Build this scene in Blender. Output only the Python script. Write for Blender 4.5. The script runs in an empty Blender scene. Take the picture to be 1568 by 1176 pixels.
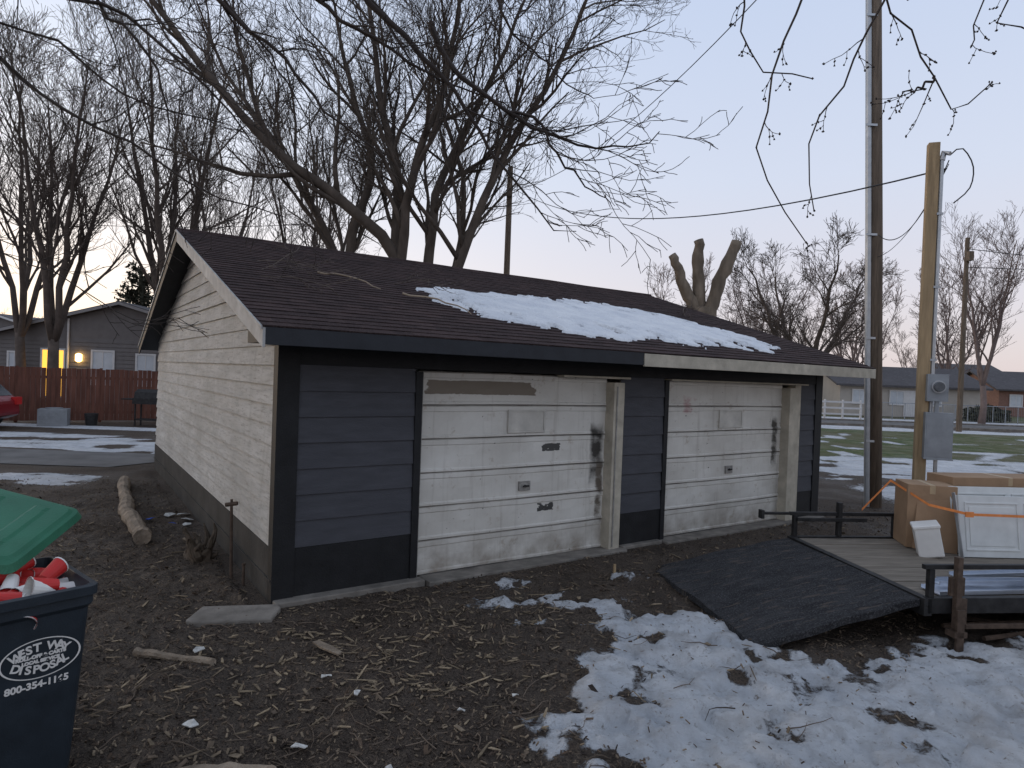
import bpy, math, random
import numpy as np
from mathutils import Vector, Matrix, Quaternion
R=math.radians
random.seed(7); rng=np.random.RandomState(5)
scn=bpy.context.scene
# ------------------------------------------------------------------ helpers
def link(o,parent=None):
    scn.collection.objects.link(o)
    if parent is not None: o.parent=parent
    return o
def empty(name,loc=(0,0,0),rz=0):
    e=bpy.data.objects.new(name,None); e.location=loc; e.rotation_euler=(0,0,rz); e.empty_display_size=.2
    return link(e)
class MB:
    def __init__(s): s.v=[];s.f=[];s.m=[];s.c=[];s.cur=0;s.col=(1,1,1,1)
    def add(s,vs,fs):
        b=len(s.v); s.v+= [tuple(v) for v in vs]; s.c+=[s.col]*len(vs)
        for f in fs: s.f.append(tuple(b+i for i in f)); s.m.append(s.cur)
    def box(s,x0,x1,y0,y1,z0,z1,M=None):
        vs=[Vector(p) for p in [(x0,y0,z0),(x1,y0,z0),(x1,y1,z0),(x0,y1,z0),(x0,y0,z1),(x1,y0,z1),(x1,y1,z1),(x0,y1,z1)]]
        if M is not None: vs=[M@v for v in vs]
        s.add(vs,[(0,3,2,1),(4,5,6,7),(0,1,5,4),(1,2,6,5),(2,3,7,6),(3,0,4,7)])
    def quad(s,a,b,c,d): s.add([a,b,c,d],[(0,1,2,3)])
    def poly_extrude(s,pts,vec):
        n=len(pts); v=[Vector(p) for p in pts]; w=[p+Vector(vec) for p in v]
        s.add(v+w,[tuple(range(n))[::-1],tuple(range(n,2*n))]+[(i,(i+1)%n,n+(i+1)%n,n+i) for i in range(n)])
    def tube(s,pts,rad,k=6,cap=True):
        pts=[Vector(p) for p in pts]; n=len(pts)
        if not hasattr(rad,'__len__'): rad=[rad]*n
        t0=(pts[-1]-pts[0])
        ref=Vector((1,0,0)) if abs(t0.x)<.7*max(t0.length,1e-6) else Vector((0,1,0))
        vs=[]
        for i,p in enumerate(pts):
            t=(pts[min(i+1,n-1)]-pts[max(i-1,0)])
            u=t.cross(ref)
            if u.length<1e-9: u=Vector((0,0,1))
            u.normalize(); w=u.cross(t).normalized()
            for j in range(k):
                a=2*math.pi*j/k; q=p+(u*math.cos(a)+w*math.sin(a))*rad[i]; vs.append(q)
        fs=[]
        for i in range(n-1):
            for j in range(k):
                j2=(j+1)%k; fs.append((i*k+j,(i+1)*k+j,(i+1)*k+j2,i*k+j2))
        if cap: fs.append(tuple(range(k))); fs.append(tuple((n-1)*k+j for j in range(k))[::-1])
        s.add(vs,fs)
    def obj(s,name,mats,parent=None,smooth=False,bevel=0,loc=None,rz=None):
        me=bpy.data.meshes.new(name); me.from_pydata(s.v,[],s.f)
        if not isinstance(mats,(list,tuple)): mats=[mats]
        for m in mats: me.materials.append(m)
        if len(mats)>1: me.polygons.foreach_set('material_index',s.m)
        if any(c!=(1,1,1,1) for c in s.c):
            ca=me.color_attributes.new('Col','FLOAT_COLOR','POINT'); ca.data.foreach_set('color',[x for c in s.c for x in c])
        if smooth: me.polygons.foreach_set('use_smooth',[True]*len(me.polygons))
        me.update()
        o=bpy.data.objects.new(name,me); link(o,parent)
        if bevel:
            b=o.modifiers.new('b','BEVEL'); b.width=bevel; b.segments=2; b.limit_method='ANGLE'
        if loc: o.location=loc
        if rz is not None: o.rotation_euler=(0,0,rz)
        return o
# ------------------------------------------------------------------ materials
class NT:
    def __init__(s,name):
        s.mat=bpy.data.materials.new(name); s.mat.use_nodes=True; s.t=s.mat.node_tree
        s.b=s.t.nodes['Principled BSDF']; s.n=s.t.nodes; s.l=s.t.links
        s.tc=s.n.new('ShaderNodeTexCoord')
    def L(s,a,b): s.l.new(a,b)
    def mapping(s,scale=(1,1,1),loc=(0,0,0)):
        m=s.n.new('ShaderNodeMapping'); m.inputs['Scale'].default_value=scale; m.inputs['Location'].default_value=loc; s.L(s.tc.outputs['Object'],m.inputs[0]); return m.outputs[0]
    def noise(s,scale,detail=4,vec=None,rough=.55):
        n=s.n.new('ShaderNodeTexNoise'); n.inputs['Scale'].default_value=scale; n.inputs['Detail'].default_value=detail; n.inputs['Roughness'].default_value=rough
        s.L(vec if vec is not None else s.tc.outputs['Object'],n.inputs['Vector']); return n.outputs['Fac']
    def ramp(s,fac,p0,p1,c0=(0,0,0,1),c1=(1,1,1,1)):
        r=s.n.new('ShaderNodeValToRGB'); e=r.color_ramp.elements; e[0].position=p0;e[1].position=p1;e[0].color=c0;e[1].color=c1
        s.L(fac,r.inputs[0]); return r.outputs[0]
    def mix(s,f,a,b,mode='MIX'):
        m=s.n.new('ShaderNodeMix'); m.data_type='RGBA'; m.blend_type=mode
        for sock,val in ((m.inputs[0],f),(m.inputs[6],a),(m.inputs[7],b)):
            if hasattr(val,'default_value') or hasattr(val,'links'): s.L(val,sock)
            elif isinstance(val,(int,float)): sock.default_value=val
            else: sock.default_value=(*val[:3],1)
        return m.outputs[2]
    def math(s,op,a,b=None,c=None,clamp=False):
        m=s.n.new('ShaderNodeMath'); m.operation=op; m.use_clamp=clamp
        for i,val in enumerate((a,b,c)):
            if val is None: continue
            if isinstance(val,(int,float)): m.inputs[i].default_value=val
            else: s.L(val,m.inputs[i])
        return m.outputs[0]
    def attr(s,name):
        a=s.n.new('ShaderNodeAttribute'); a.attribute_name=name; return a
    def bump(s,h,strength=.3,dist=.01):
        b=s.n.new('ShaderNodeBump'); b.inputs['Strength'].default_value=strength; b.inputs['Distance'].default_value=dist
        s.L(h,b.inputs['Height']); s.L(b.outputs[0],s.b.inputs['Normal'])
    def color(s,c):
        if isinstance(c,tuple): s.b.inputs['Base Color'].default_value=(*c[:3],1)
        else: s.L(c,s.b.inputs['Base Color'])
def mk(name,col,rough=.8,var=.25,scale=6,bump=.2,bs=40,metal=0,mapsc=(1,1,1),spec=.3,dist=.01):
    t=NT(name); v=t.mapping(mapsc)
    n=t.noise(scale,5,v); lo=tuple(c*(1-var) for c in col); hi=tuple(min(1,c*(1+var)) for c in col)
    n2=t.noise(scale*.23,3,v)
    c=t.ramp(n,.3,.7,(*lo,1),(*hi,1)); c=t.mix(t.ramp(n2,.35,.65),c,t.mix(.5,c,tuple(x*(1-var) for x in col)))
    t.color(c); t.b.inputs['Roughness'].default_value=rough; t.b.inputs['Metallic'].default_value=metal
    t.b.inputs['Specular IOR Level'].default_value=spec
    if bump: t.bump(t.noise(bs,4,v),bump,dist)
    return t.mat
M_black=mk('black_paint',(.014,.0145,.016),.65,.35,5,.35,60)
M_navy=mk('slate_paint',(.064,.066,.076),.7,.18,5,.35,50,mapsc=(.6,.6,3))
M_base=mk('foundation_paint',(.042,.040,.037),.85,.4,3,.5,25)
M_cream=mk('cream_trim',(.46,.42,.34),.75,.25,6,.35,50)
M_concrete=mk('concrete',(.21,.19,.165),.9,.4,5,.6,40)
M_wood=mk('pressure_wood',(.36,.26,.15),.8,.28,4,.3,40,mapsc=(6,6,.6))
M_pole=mk('weathered_pole',(.155,.12,.09),.9,.4,5,.6,30,mapsc=(5,5,.4))
M_galv=mk('galvanised',(.42,.44,.46),.4,.15,8,.1,40,metal=.7)
M_grey=mk('grey_metal',(.28,.30,.32),.5,.15,8,.1,40,metal=.3)
M_dkmetal=mk('dark_steel',(.03,.029,.029),.6,.45,12,.2,60,metal=.3)
M_rust=mk('rusty_steel',(.10,.07,.052),.8,.4,20,.3,60,metal=.2)
M_card=mk('cardboard',(.33,.215,.13),.85,.18,4,.15,30)
M_white=mk('white_enamel',(.62,.64,.63),.4,.12,5,.05,30)
M_deck=mk('deck_wood',(.21,.18,.145),.85,.4,5,.4,40,mapsc=(.6,7,7))
M_orange=mk('orange_strap',(.80,.27,.08),.6,.15,20,.1,60)
M_alu=mk('aluminium_sheet',(.55,.60,.68),.3,.15,5,.1,30,metal=.8)
M_wire=mk('wire',(.03,.03,.032),.6,.1,5,0)
M_bin=mk('bin_plastic',(.020,.028,.037),.5,.25,7,.15,120)
M_lid=mk('green_plastic',(.028,.15,.085),.45,.2,4,.2,100)
M_red=mk('red_cup',(.50,.028,.026),.4,.12,6,0)
M_whitep=mk('white_plastic',(.70,.69,.66),.5,.1,6,0)
M_tire=mk('tire',(.02,.02,.02),.85,.2,20,.3,80)
M_bark=mk('bark',(.10,.080,.065),.95,.35,4,.6,18,mapsc=(1,1,.4),dist=.03)
M_barkl2=mk('bark_brown',(.105,.083,.070),.95,.3,4,0)
M_barkd=mk('bark_dark',(.050,.040,.035),.95,.35,4,.5,20,dist=.02)
M_barkl=mk('bark_pale',(.20,.16,.12),.95,.45,4,.8,9,mapsc=(1,1,.4),dist=.05)
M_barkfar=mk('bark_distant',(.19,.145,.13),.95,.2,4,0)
M_log=mk('log_wood',(.25,.20,.15),.9,.5,6,.8,14,dist=.05)
def siding_white():
    t=NT('white_siding'); v=t.mapping((1,.35,3)); c=t.ramp(t.noise(3,6,v),.3,.7,(.42,.41,.38,1),(.57,.56,.53,1))
    v2=t.mapping((1,1.0,11)); peel=t.ramp(t.noise(3.2,7,v2,.7),.50,.64)
    c=t.mix(t.math('MULTIPLY',peel,.62),c,(.25,.235,.21))
    fl=t.ramp(t.noise(6,6,t.mapping((1,1,6)),.7),.60,.66); c=t.mix(t.math('MULTIPLY',fl,.75),c,(.17,.15,.125))
    st=t.ramp(t.noise(5,5,t.mapping((1,1.4,.25)),.6),.52,.72); c=t.mix(t.math('MULTIPLY',st,.4),c,(.27,.255,.225))
    grime=t.ramp(t.noise(.9,5),.38,.70); c=t.mix(t.math('MULTIPLY',grime,.5),c,(.32,.305,.275))
    t.color(c); t.b.inputs['Roughness'].default_value=.85; t.bump(t.noise(30,5,v2),.6,.014); return t.mat
M_siding=siding_white()
def door_mat(name,rects):
    t=NT(name)
    c=t.ramp(t.noise(1.7,5,t.mapping((.7,1,1.3))),.3,.7,(.54,.52,.47,1),(.66,.645,.595,1))
    sp=t.n.new('ShaderNodeSeparateXYZ'); t.L(t.tc.outputs['Object'],sp.inputs[0])
    g=t.ramp(t.noise(1.3,6),.42,.78); c=t.mix(t.math('MULTIPLY',g,.35),c,(.36,.335,.29))
    ru=t.ramp(t.noise(7,7,rough=.7),.59,.67); c=t.mix(t.math('MULTIPLY',ru,.5),c,(.30,.235,.165))
    dr=t.ramp(t.noise(8,5,t.mapping((1.8,1,.10)),.6),.56,.72); c=t.mix(t.math('MULTIPLY',dr,.30),c,(.25,.22,.18))
    chip=t.ramp(t.noise(11,4,t.mapping((1,1,1.3),(3,0,1)),.55),.715,.73); c=t.mix(chip,c,(.06,.052,.045))
    lowz=t.n.new('ShaderNodeMapRange'); lowz.inputs[1].default_value=.5; lowz.inputs[2].default_value=0; t.L(sp.outputs[2],lowz.inputs[0])
    c=t.mix(t.math('MULTIPLY',lowz.outputs[0],t.ramp(t.noise(5,6),.3,.7)),c,(.20,.165,.125))
    fr=t.math('FRACT',t.math('DIVIDE',t.math('SUBTRACT',sp.outputs[2],.02),2.19/6)); ed=t.math('ABSOLUTE',t.math('SUBTRACT',fr,.5)); em=t.ramp(ed,.462,.494)
    c=t.mix(t.math('MULTIPLY',em,t.ramp(t.noise(3,5,t.mapping((1,1,.3))),.3,.6,(.30,)*3+(1,),(.85,)*3+(1,))),c,(.13,.105,.085))
    for (cx,hx,cz,hz,thr,ns,soft,col) in rects:
        nz=t.noise(ns,6,t.mapping((1,1,1.5)),.6)
        dx=t.math('DIVIDE',t.math('ABSOLUTE',t.math('SUBTRACT',sp.outputs[0],cx)),hx)
        dz=t.math('DIVIDE',t.math('ABSOLUTE',t.math('SUBTRACT',sp.outputs[2],cz)),hz)
        mx=t.math('MAXIMUM',dx,dz); m=t.math('SUBTRACT',1.0,t.math('POWER',mx,8.0 if soft<.1 else 2.0),None,True)
        m=t.math('MULTIPLY',m,nz); m=t.ramp(m,thr,thr+soft)
        c=t.mix(m,c,col)
    t.color(c); t.b.inputs['Roughness'].default_value=.55; t.bump(t.math('ADD',t.noise(2.5,3),t.math('MULTIPLY',t.noise(25,4),.12)),.35,.03); return t.mat
def shingle():
    t=NT('shingles'); br=t.n.new('ShaderNodeTexBrick'); t.L(t.mapping((1,1,1),(0,.6,0)),br.inputs['Vector'])
    br.inputs['Scale'].default_value=1; br.inputs['Brick Width'].default_value=.19; br.inputs['Row Height'].default_value=5.2/37; br.offset=.37; br.inputs['Bias'].default_value=-.1
    br.inputs['Mortar Size'].default_value=.003; br.inputs['Mortar Smooth'].default_value=.6; br.inputs['Color1'].default_value=(.036,.026,.026,1); br.inputs['Color2'].default_value=(.074,.050,.048,1); br.inputs['Mortar'].default_value=(.026,.020,.020,1)
    c=t.mix(t.ramp(t.noise(1.1,5),.4,.7),br.outputs[0],t.mix(.5,br.outputs[0],(.028,.022,.023)))
    c=t.mix(t.ramp(t.noise(60,4,rough=.7),.45,.75),c,(.11,.08,.075)); t.color(c)
    t.b.inputs['Roughness'].default_value=.95; t.b.inputs['Specular IOR Level'].default_value=.1; t.bump(t.noise(90,3),.6,.012); return t.mat
M_shingle=shingle()
def snow_m():
    t=NT('snow'); c=t.ramp(t.noise(3,6),.3,.7,(.62,.65,.70,1),(.78,.80,.82,1)); c=t.mix(t.ramp(t.noise(26,6,rough=.7),.62,.74),c,(.33,.30,.28)); t.color(c); t.b.inputs['Roughness'].default_value=.7
    t.bump(t.noise(14,7),.7,.06); return t.mat
M_snow=snow_m()
def vcol(name,rough=.9):
    t=NT(name); a=t.attr('Col'); c=t.mix(t.ramp(t.noise(30,4),.3,.7),a.outputs['Color'],t.mix(.5,a.outputs['Color'],(.03,.024,.02))); t.color(c)
    t.b.inputs['Roughness'].default_value=rough; t.b.inputs['Specular IOR Level'].default_value=.2; return t.mat
M_vcol=vcol('debris')
def emis(name,col,st):
    t=NT(name); t.color(col); t.b.inputs['Emission Color'].default_value=(*col,1); t.b.inputs['Emission Strength'].default_value=st; return t.mat
# ------------------------------------------------------------------ noise
def vn(x,y,s):
    xi=np.floor(x).astype(np.int64); yi=np.floor(y).astype(np.int64); fx=x-xi; fy=y-yi; fx=fx*fx*(3-2*fx); fy=fy*fy*(3-2*fy)
    def h(a,b):
        n=(a*374761393+b*668265263+s*1442695041)&0x7fffffff; n=((n^(n>>13))*1274126177)&0x7fffffff; return ((n^(n>>16))&0xffff)/65535.
    return (h(xi,yi)*(1-fx)+h(xi+1,yi)*fx)*(1-fy)+(h(xi,yi+1)*(1-fx)+h(xi+1,yi+1)*fx)*fy
def fbm(x,y,s,o=4):
    a=.5;r=0;t=0
    for i in range(o): r=r+a*vn(x*2**i,y*2**i,s+i*17); t+=a; a*=.5
    return r/t
def sstep(a,b,x): t=np.clip((x-a)/(b-a),0,1); return t*t*(3-2*t)
def sdf(px,py,poly):
    d=np.full(px.shape,1e9); inside=np.zeros(px.shape,bool); n=len(poly)
    for i in range(n):
        ax,ay=poly[i]; bx,by=poly[(i+1)%n]; ex,ey=bx-ax,by-ay
        t=np.clip(((px-ax)*ex+(py-ay)*ey)/(ex*ex+ey*ey),0,1); d=np.minimum(d,np.hypot(px-ax-t*ex,py-ay-t*ey))
        c=((ay>py)!=(by>py)); with_=ex*(py-ay)/(ey if abs(ey)>1e-9 else 1e-9)+ax; inside^=(c&(px<with_))
    return np.where(inside,-d,d)
# ------------------------------------------------------------------ camera
H=2.2
cam=bpy.data.cameras.new('camera'); co=bpy.data.objects.new('camera',cam); link(co)
cam.sensor_width=36; cam.lens=36*1005/1568; cam.clip_start=.05; cam.clip_end=2000
co.matrix_world=Matrix.Translation((0,0,H))@Matrix.Rotation(R(90-.8),4,'X')@Matrix.Rotation(R(2.1),4,'Z')
scn.camera=co
# ------------------------------------------------------------------ ground
def geo(a,n,g,st): 
    r=[];x=a
    for i in range(n): st*=g; x+=st; r.append(x)
    return r
xs=np.array([-v for v in geo(6.5,70,1.09,.05)][::-1]+list(np.arange(-6.5,7.5,.038))+geo(7.5,70,1.09,.05))
ys=np.array([-v for v in geo(-2.3,40,1.2,.05)][::-1]+list(np.arange(2.3,9,.033))+list(np.arange(9,14,.08))+geo(14,90,1.075,.08))
X,Y=np.meshgrid(xs,ys); 
G0=np.array([-2.14,6.07]); gd=np.array([.824,.567]); gb=np.array([-.567,.824])
poly=[(.12,4.1),(.42,4.75),(.55,5.1),(.95,5.75),(1.5,6.1),(1.85,6.2),(2.2,5.3),(2.7,5.3),(3.4,5.5),(4.6,5.55),(8,5.3),(8,-3),(2.2,-3),(1.0,3.0),(.6,3.65)]
sd=sdf(X,Y,poly)
n1=fbm(X*1.3,Y*1.3,3); n2=fbm(X*4,Y*4,9); n3=fbm(X*2.3+5,Y*2.3,19,4)
A=sstep(-.32,.25,-sd+(n1-.5)*.9+(n2-.5)*.8)
hole=sstep(.41,.28,n3)*sstep(2.8,.2,-sd)+.85*sstep(.38,.27,n2)*sstep(1.9,.0,-sd)
A=A*(1-.72*np.clip(hole,0,1))
A=np.maximum(A,.68*sstep(1.2,.3,np.hypot((X-.55)/1.3,(Y-6.15)/.9))*sstep(.44,.60,n2))
A=np.maximum(A,.62*sstep(1.1,.3,np.hypot((X-.0)/.8,(Y-6.8)/.35))*sstep(.46,.62,n2))
A=np.maximum(A,.60*sstep(1.0,.2,np.hypot((X-1.3)/.8,(Y-7.2)/.45))*sstep(.48,.62,n2))
nf=fbm(X*.35,Y*.8,21); nf2=fbm(X*.9,Y*1.6,31)
def band(y0,y1,x0,x1,soft=.5): return sstep(y0-soft,y0+soft,Y)*sstep(y1+soft,y1-soft,Y)*sstep(x0-1,x0+1,X)*sstep(x1+1,x1-1,X)
A=np.maximum(A,band(15.4,19.3,-60,-4)*sstep(.25,.52,nf2))
A=np.maximum(A,band(20.8,21.9,-60,-6,.2)*.85)
A=np.maximum(A,band(11.2,12.5,-60,-7.5,.2)*sstep(.42,.65,nf2))
A=np.maximum(A,band(11.5,21,7.5,90,1)*sstep(.25,.55,nf2))
A=np.maximum(A,band(21,33,7.5,90,1)*sstep(.52,.68,nf2)*.8)
A=np.maximum(A,band(34.5,37.5,7,90,.5)*sstep(.25,.45,nf))
A=np.maximum(A,band(43.5,48,-60,120,.5)*.95)
GR=np.maximum(band(19.5,36,8,120,1.2),sstep(46,50,Y)*.8)
mud=fbm(X*2.2,Y*2.2,41,5)
near=sstep(16,9,Y)*sstep(14,8,np.abs(X))
foot=fbm(X*5.2,Y*5.2,88,2)
Z=near*((mud-.5)*.09+(fbm(X*9,Y*9,51,3)-.5)*.06) + A*near*(.02+.07*fbm(X*3.5,Y*3.5,61,3)-.06*sstep(.50,.30,foot)+.05*(fbm(X*12,Y*12,77,2)-.5))
Z=Z-(sstep(14,40,Y)*.02)
lx=(X-G0[0])*gd[0]+(Y-G0[1])*gd[1]; ly=(X-G0[0])*gb[0]+(Y-G0[1])*gb[1]
inb=((lx>-.2)&(lx<9.1)&(ly>-.3)&(ly<9.4)); Z=np.where(inb,np.minimum(Z,.0)-.01,Z)
ny,nx=X.shape
verts=np.stack([X.ravel(),Y.ravel(),Z.ravel()],1)
idx=np.arange(ny*nx).reshape(ny,nx)
faces=np.stack([idx[:-1,:-1].ravel(),idx[:-1,1:].ravel(),idx[1:,1:].ravel(),idx[1:,:-1].ravel()],1)
me=bpy.data.meshes.new('ground'); me.vertices.add(len(verts)); me.vertices.foreach_set('co',verts.ravel())
me.loops.add(faces.size); me.loops.foreach_set('vertex_index',faces.ravel().astype(np.int32))
me.polygons.add(len(faces)); me.polygons.foreach_set('loop_start',np.arange(0,faces.size,4,dtype=np.int32)); me.polygons.foreach_set('loop_total',np.full(len(faces),4,dtype=np.int32))
me.update(calc_edges=True); me.polygons.foreach_set('use_smooth',[True]*len(faces))
for nm,arr in (('snow',A),('grass',GR)):
    at=me.attributes.new(nm,'FLOAT','POINT'); at.data.foreach_set('value',arr.ravel().astype(np.float32))
g=bpy.data.objects.new('ground',me); link(g)
t=NT('ground_mud')
c=t.ramp(t.noise(2.2,6,rough=.65),.32,.68,(.046,.034,.026,1),(.125,.096,.074,1))
c=t.mix(t.ramp(t.noise(.55,4),.4,.62),c,t.mix(.55,c,(.120,.098,.080)))
c=t.mix(t.ramp(t.noise(45,6,rough=.75),.53,.66),c,(.21,.16,.115))
c=t.mix(t.ramp(t.noise(70,5,t.mapping((1,1,1),(7,3,0)),.75),.50,.61),c,(.024,.018,.015))
gr=t.ramp(t.noise(3,5),.35,.65,(.045,.080,.022,1),(.14,.15,.060,1)); gr=t.mix(t.ramp(t.noise(.25,4),.4,.6),gr,(.13,.125,.065))
gm=t.math('MULTIPLY',t.attr('grass').outputs['Fac'],t.ramp(t.noise(1.2,4),.15,.40)); c=t.mix(gm,c,gr)
sn=t.ramp(t.noise(1.8,6),.3,.7,(.50,.53,.57,1),(.74,.75,.76,1)); sn=t.mix(t.ramp(t.noise(22,5,rough=.7),.58,.70),sn,(.24,.205,.175)); sn=t.mix(t.math('MULTIPLY',t.ramp(t.noise(6,5,rough=.65),.48,.68),.5),sn,(.34,.33,.32)); sn=t.mix(t.math('MULTIPLY',t.ramp(t.noise(1.3,5,rough=.65),.52,.72),.45),sn,(.36,.325,.29))
sa=t.math('ADD',t.attr('snow').outputs['Fac'],t.math('MULTIPLY',t.math('SUBTRACT',t.noise(11,7,rough=.75),.5),1.1))
sm=t.ramp(sa,.45,.58); t.color(t.mix(sm,c,sn))
damp=t.ramp(t.noise(1.1,4),.4,.6,(.55,)*3+(1,),(.95,)*3+(1,)); t.L(damp,t.b.inputs['Roughness']); t.b.inputs['Specular IOR Level'].default_value=.2
h=t.math('ADD',t.math('MULTIPLY',t.noise(28,6,rough=.75),1.0),t.math('MULTIPLY',sm,.6)); t.bump(h,1.0,.045)
me.materials.append(t.mat)
def zg(x,y):
    i=np.clip(np.searchsorted(xs,x)-1,0,nx-2); j=np.clip(np.searchsorted(ys,y)-1,0,ny-2); return float(Z[j:j+2,i:i+2].max())
def sg(x,y):
    i=np.clip(np.searchsorted(xs,x)-1,0,nx-2); j=np.clip(np.searchsorted(ys,y)-1,0,ny-2); return float(A[j,i])
M_road=mk('asphalt',(.15,.145,.14),.9,.35,1.5,.4,60)
mb=MB(); mb.quad((-90,12.6,.012),(-8.2,13.4,.012),(-7.0,15.6,.012),(-90,15.0,.012)); mb.obj('alley_road',M_road)
mb=MB(); mb.quad((-120,38.2,.012),(160,38.2,.012),(160,43,.012),(-120,43,.012)); mb.cur=1
mb.box(-120,160,37.95,38.15,-.05,.10); mb.box(-120,160,43.05,43.25,-.05,.10); mb.obj('street',[M_road,M_concrete])
# ------------------------------------------------------------------ garage
W=8.95;D=9.2; GA=empty('garage',(G0[0],G0[1],0),math.atan2(.567,.824))
SL=1.627/5.2
def rz(y): return 2.53+SL*((y+.6) if y<=4.6 else (9.8-y))
mb=MB(); z=.5; bh=.19
while z<4.0:
    z1=min(z+bh,4.02)
    def lim(zz):
        zz+=.10
        return (max(0,(zz-2.53)/SL-.6),min(D,9.8-(zz-2.53)/SL)) if zz>2.53 else (0,D)
    a0,a1=lim(z); b0,b1=lim(z1); j=random.uniform(-.004,.004)
    if b1-b0<.05: break
    # each course is nailed up in a few lengths, with small joints
    cuts=[0]+sorted(random.uniform(.12,.88) for _ in range(2))+[1]
    for q0,q1 in zip(cuts[:-1],cuts[1:]):
        jj=j+random.uniform(-.003,.003); g_=.0015
        f0=a0+(a1-a0)*q0+g_; f1=a0+(a1-a0)*q1-g_; h0=b0+(b1-b0)*q0+g_; h1=b0+(b1-b0)*q1-g_
        mb.quad((-.022+jj,f1,z),(-.022+jj,f0,z),(-.003,h0,z1),(-.003,h1,z1)); mb.quad((0,f1,z),(0,f0,z),(-.022+jj,f0,z),(-.022+jj,f1,z))
    z=z1
mb.obj('gable_siding',M_siding,GA)
mb=MB(); mb.box(-.03,0.0,-.02,D,-.1,.497); mb.box(-.045,-.031,0.0,D,.20,.215); mb.obj('side_foundation',M_base,GA)
mb=MB(); mb.box(0.002,W,D-.1,D,0,2.5); mb.box(W-.1,W,.1,D-.1,0,2.5); mb.box(.002,W,.15,D-.1,-.1,.0); mb.box(.0015,.04,.14,D-.1,0.01,2.45)
mb.add([(W-.05,0,2.45),(W-.05,D,2.45),(W-.05,4.6,3.95)],[(0,1,2)]); mb.add([(.003,0,2.45),(.003,D,2.45),(.003,4.6,3.95)],[(0,1,2)]); mb.obj('rear_walls',M_siding,GA)
mb=MB()
mb.box(-.035,.17,-.03,.12,-.02,2.40)
mb.box(.17,1.37,-.012,.12,-.02,.498)
mb.box(1.37,1.45,-.03,.14,.0,2.20)
mb.box(.17,W-.17,-.022,.12,2.225,2.40)
mb.box(4.30,5.12,-.012,.12,-.02,.44); mb.box(5.12,5.20,-.03,.14,0,2.2)
mb.box(8.36,W-.17,-.012,.12,-.02,.44); mb.box(W-.17,W+.03,-.03,.12,-.02,2.40)
mb.obj('black_trim',M_black,GA,bevel=.004)
def lap(mb,x0,x1,z0,z1,n,y=0,tl=.020):
    h=(z1-z0)/n
    for i in range(n):
        a=z0+i*h;b=a+h;j=random.uniform(-.0025,.0025); k=random.uniform(-.0025,.0025)
        mb.quad((x0,y-tl+j,a+k),(x1,y-tl+j,a-k),(x1,y-.002,b),(x0,y-.002,b)); mb.quad((x0,y,a+k),(x1,y,a-k),(x1,y-tl+j,a-k),(x0,y-tl+j,a+k))
mb=MB(); lap(mb,.17,1.37,.5,2.225,7,.0); lap(mb,4.30,5.12,.442,2.225,7,.0); lap(mb,8.36,W-.17,.442,2.225,7,.0); mb.obj('front_siding',M_navy,GA)
M_whitep2=mk('cover_paint',(.54,.52,.47),.6,.2,6,.1,40)
M_galvd=mk('latch_metal',(.30,.29,.27),.6,.3,20,.1,60,metal=.3)
def door(name,x0,x1,mat):
    P=empty(name); P.parent=GA
    mb=MB(); y=.07; n=6; h=2.19/n; S=26
    for i in range(n):
        a=.02+i*h; 
        prof=[(0.014,a),(-.016,a+.010),(-.016,a+h*.09),(-.003,a+h*.13),(-.003,a+h*.5),(-.003,a+h*.80),(-.010,a+h*.83),(-.010,a+h*.955),(0.014,a+h)]
        rows=[]
        for (dy,zz) in prof:
            row=[]
            for k in range(S+1):
                x=x0+(x1-x0)*k/S; dent=.006*math.sin(x*5.1+i*2.2)*math.sin(zz*9+i)+.0035*math.sin(x*13+zz*17)
                sag=.004*math.sin((x-x0)/(x1-x0)*math.pi*2+i)
                row.append((x,y+dy+(dent if abs(dy)<.012 else dent*.4),zz+sag))
            rows.append(row)
        for r0,r1 in zip(rows[:-1],rows[1:]):
            for k in range(S): mb.quad(r0[k],r0[k+1],r1[k+1],r1[k])
    mb.obj('panels',mat,P)
    mb=MB(); cx=x0+(x1-x0)*.53; yy=y-.03
    zc=1.66; w=.27;hh=.135
    mb.box(cx-w,cx+w,yy,y,zc-hh,zc-hh+.025); mb.box(cx-w,cx+w,yy,y,zc+hh-.025,zc+hh); mb.box(cx-w,cx-w+.025,yy,y,zc-hh+.025,zc+hh-.025); mb.box(cx+w-.025,cx+w,yy,y,zc-hh+.025,zc+hh-.025)
    mb.box(cx-w+.025,cx+w-.025,y-.022,y,zc-hh+.025,zc+hh-.025); mb.obj('window_cover',M_whitep2,P,bevel=.003)
    mb=MB(); mb.box(cx-.08,cx+.08,y-.026,y,.84,.95); mb.cur=1; mb.tube([(cx-.03,y-.04,.895),(cx+.05,y-.04,.895)],.011,6); mb.tube([(cx,y-.01,.895),(cx,y-.045,.895)],.016,8); mb.obj('latch',[M_galvd,M_dkmetal],P)
dm1=door_mat('door_paint_worn',[(2.26,.80,2.04,.085,.27,7,.04,(.17,.14,.105)),(3.99,.16,1.25,.55,.22,3,.25,(.04,.037,.033)),(3.25,.17,1.34,.055,.38,10,.03,(.05,.05,.047)),(3.2,.15,.62,.06,.42,9,.03,(.05,.05,.047)),(4.05,.10,.8,.7,.30,5,.2,(.12,.10,.08))])
dm2=door_mat('door_paint_stained',[(5.72,.30,1.86,.25,.42,4,.15,(.42,.27,.26)),(7.8,.12,1.3,.6,.26,4,.2,(.07,.065,.055))])
door('garage_door',1.45,4.12,dm1); door('garage_door',5.20,7.95,dm2)
mb=MB()
mb.box(4.12,4.30,-.09,.12,.0,2.15); mb.box(7.95,8.36-.16,-.09,.12,0,2.15); mb.box(8.2,8.36,-.02,.12,0,2.2)
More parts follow.
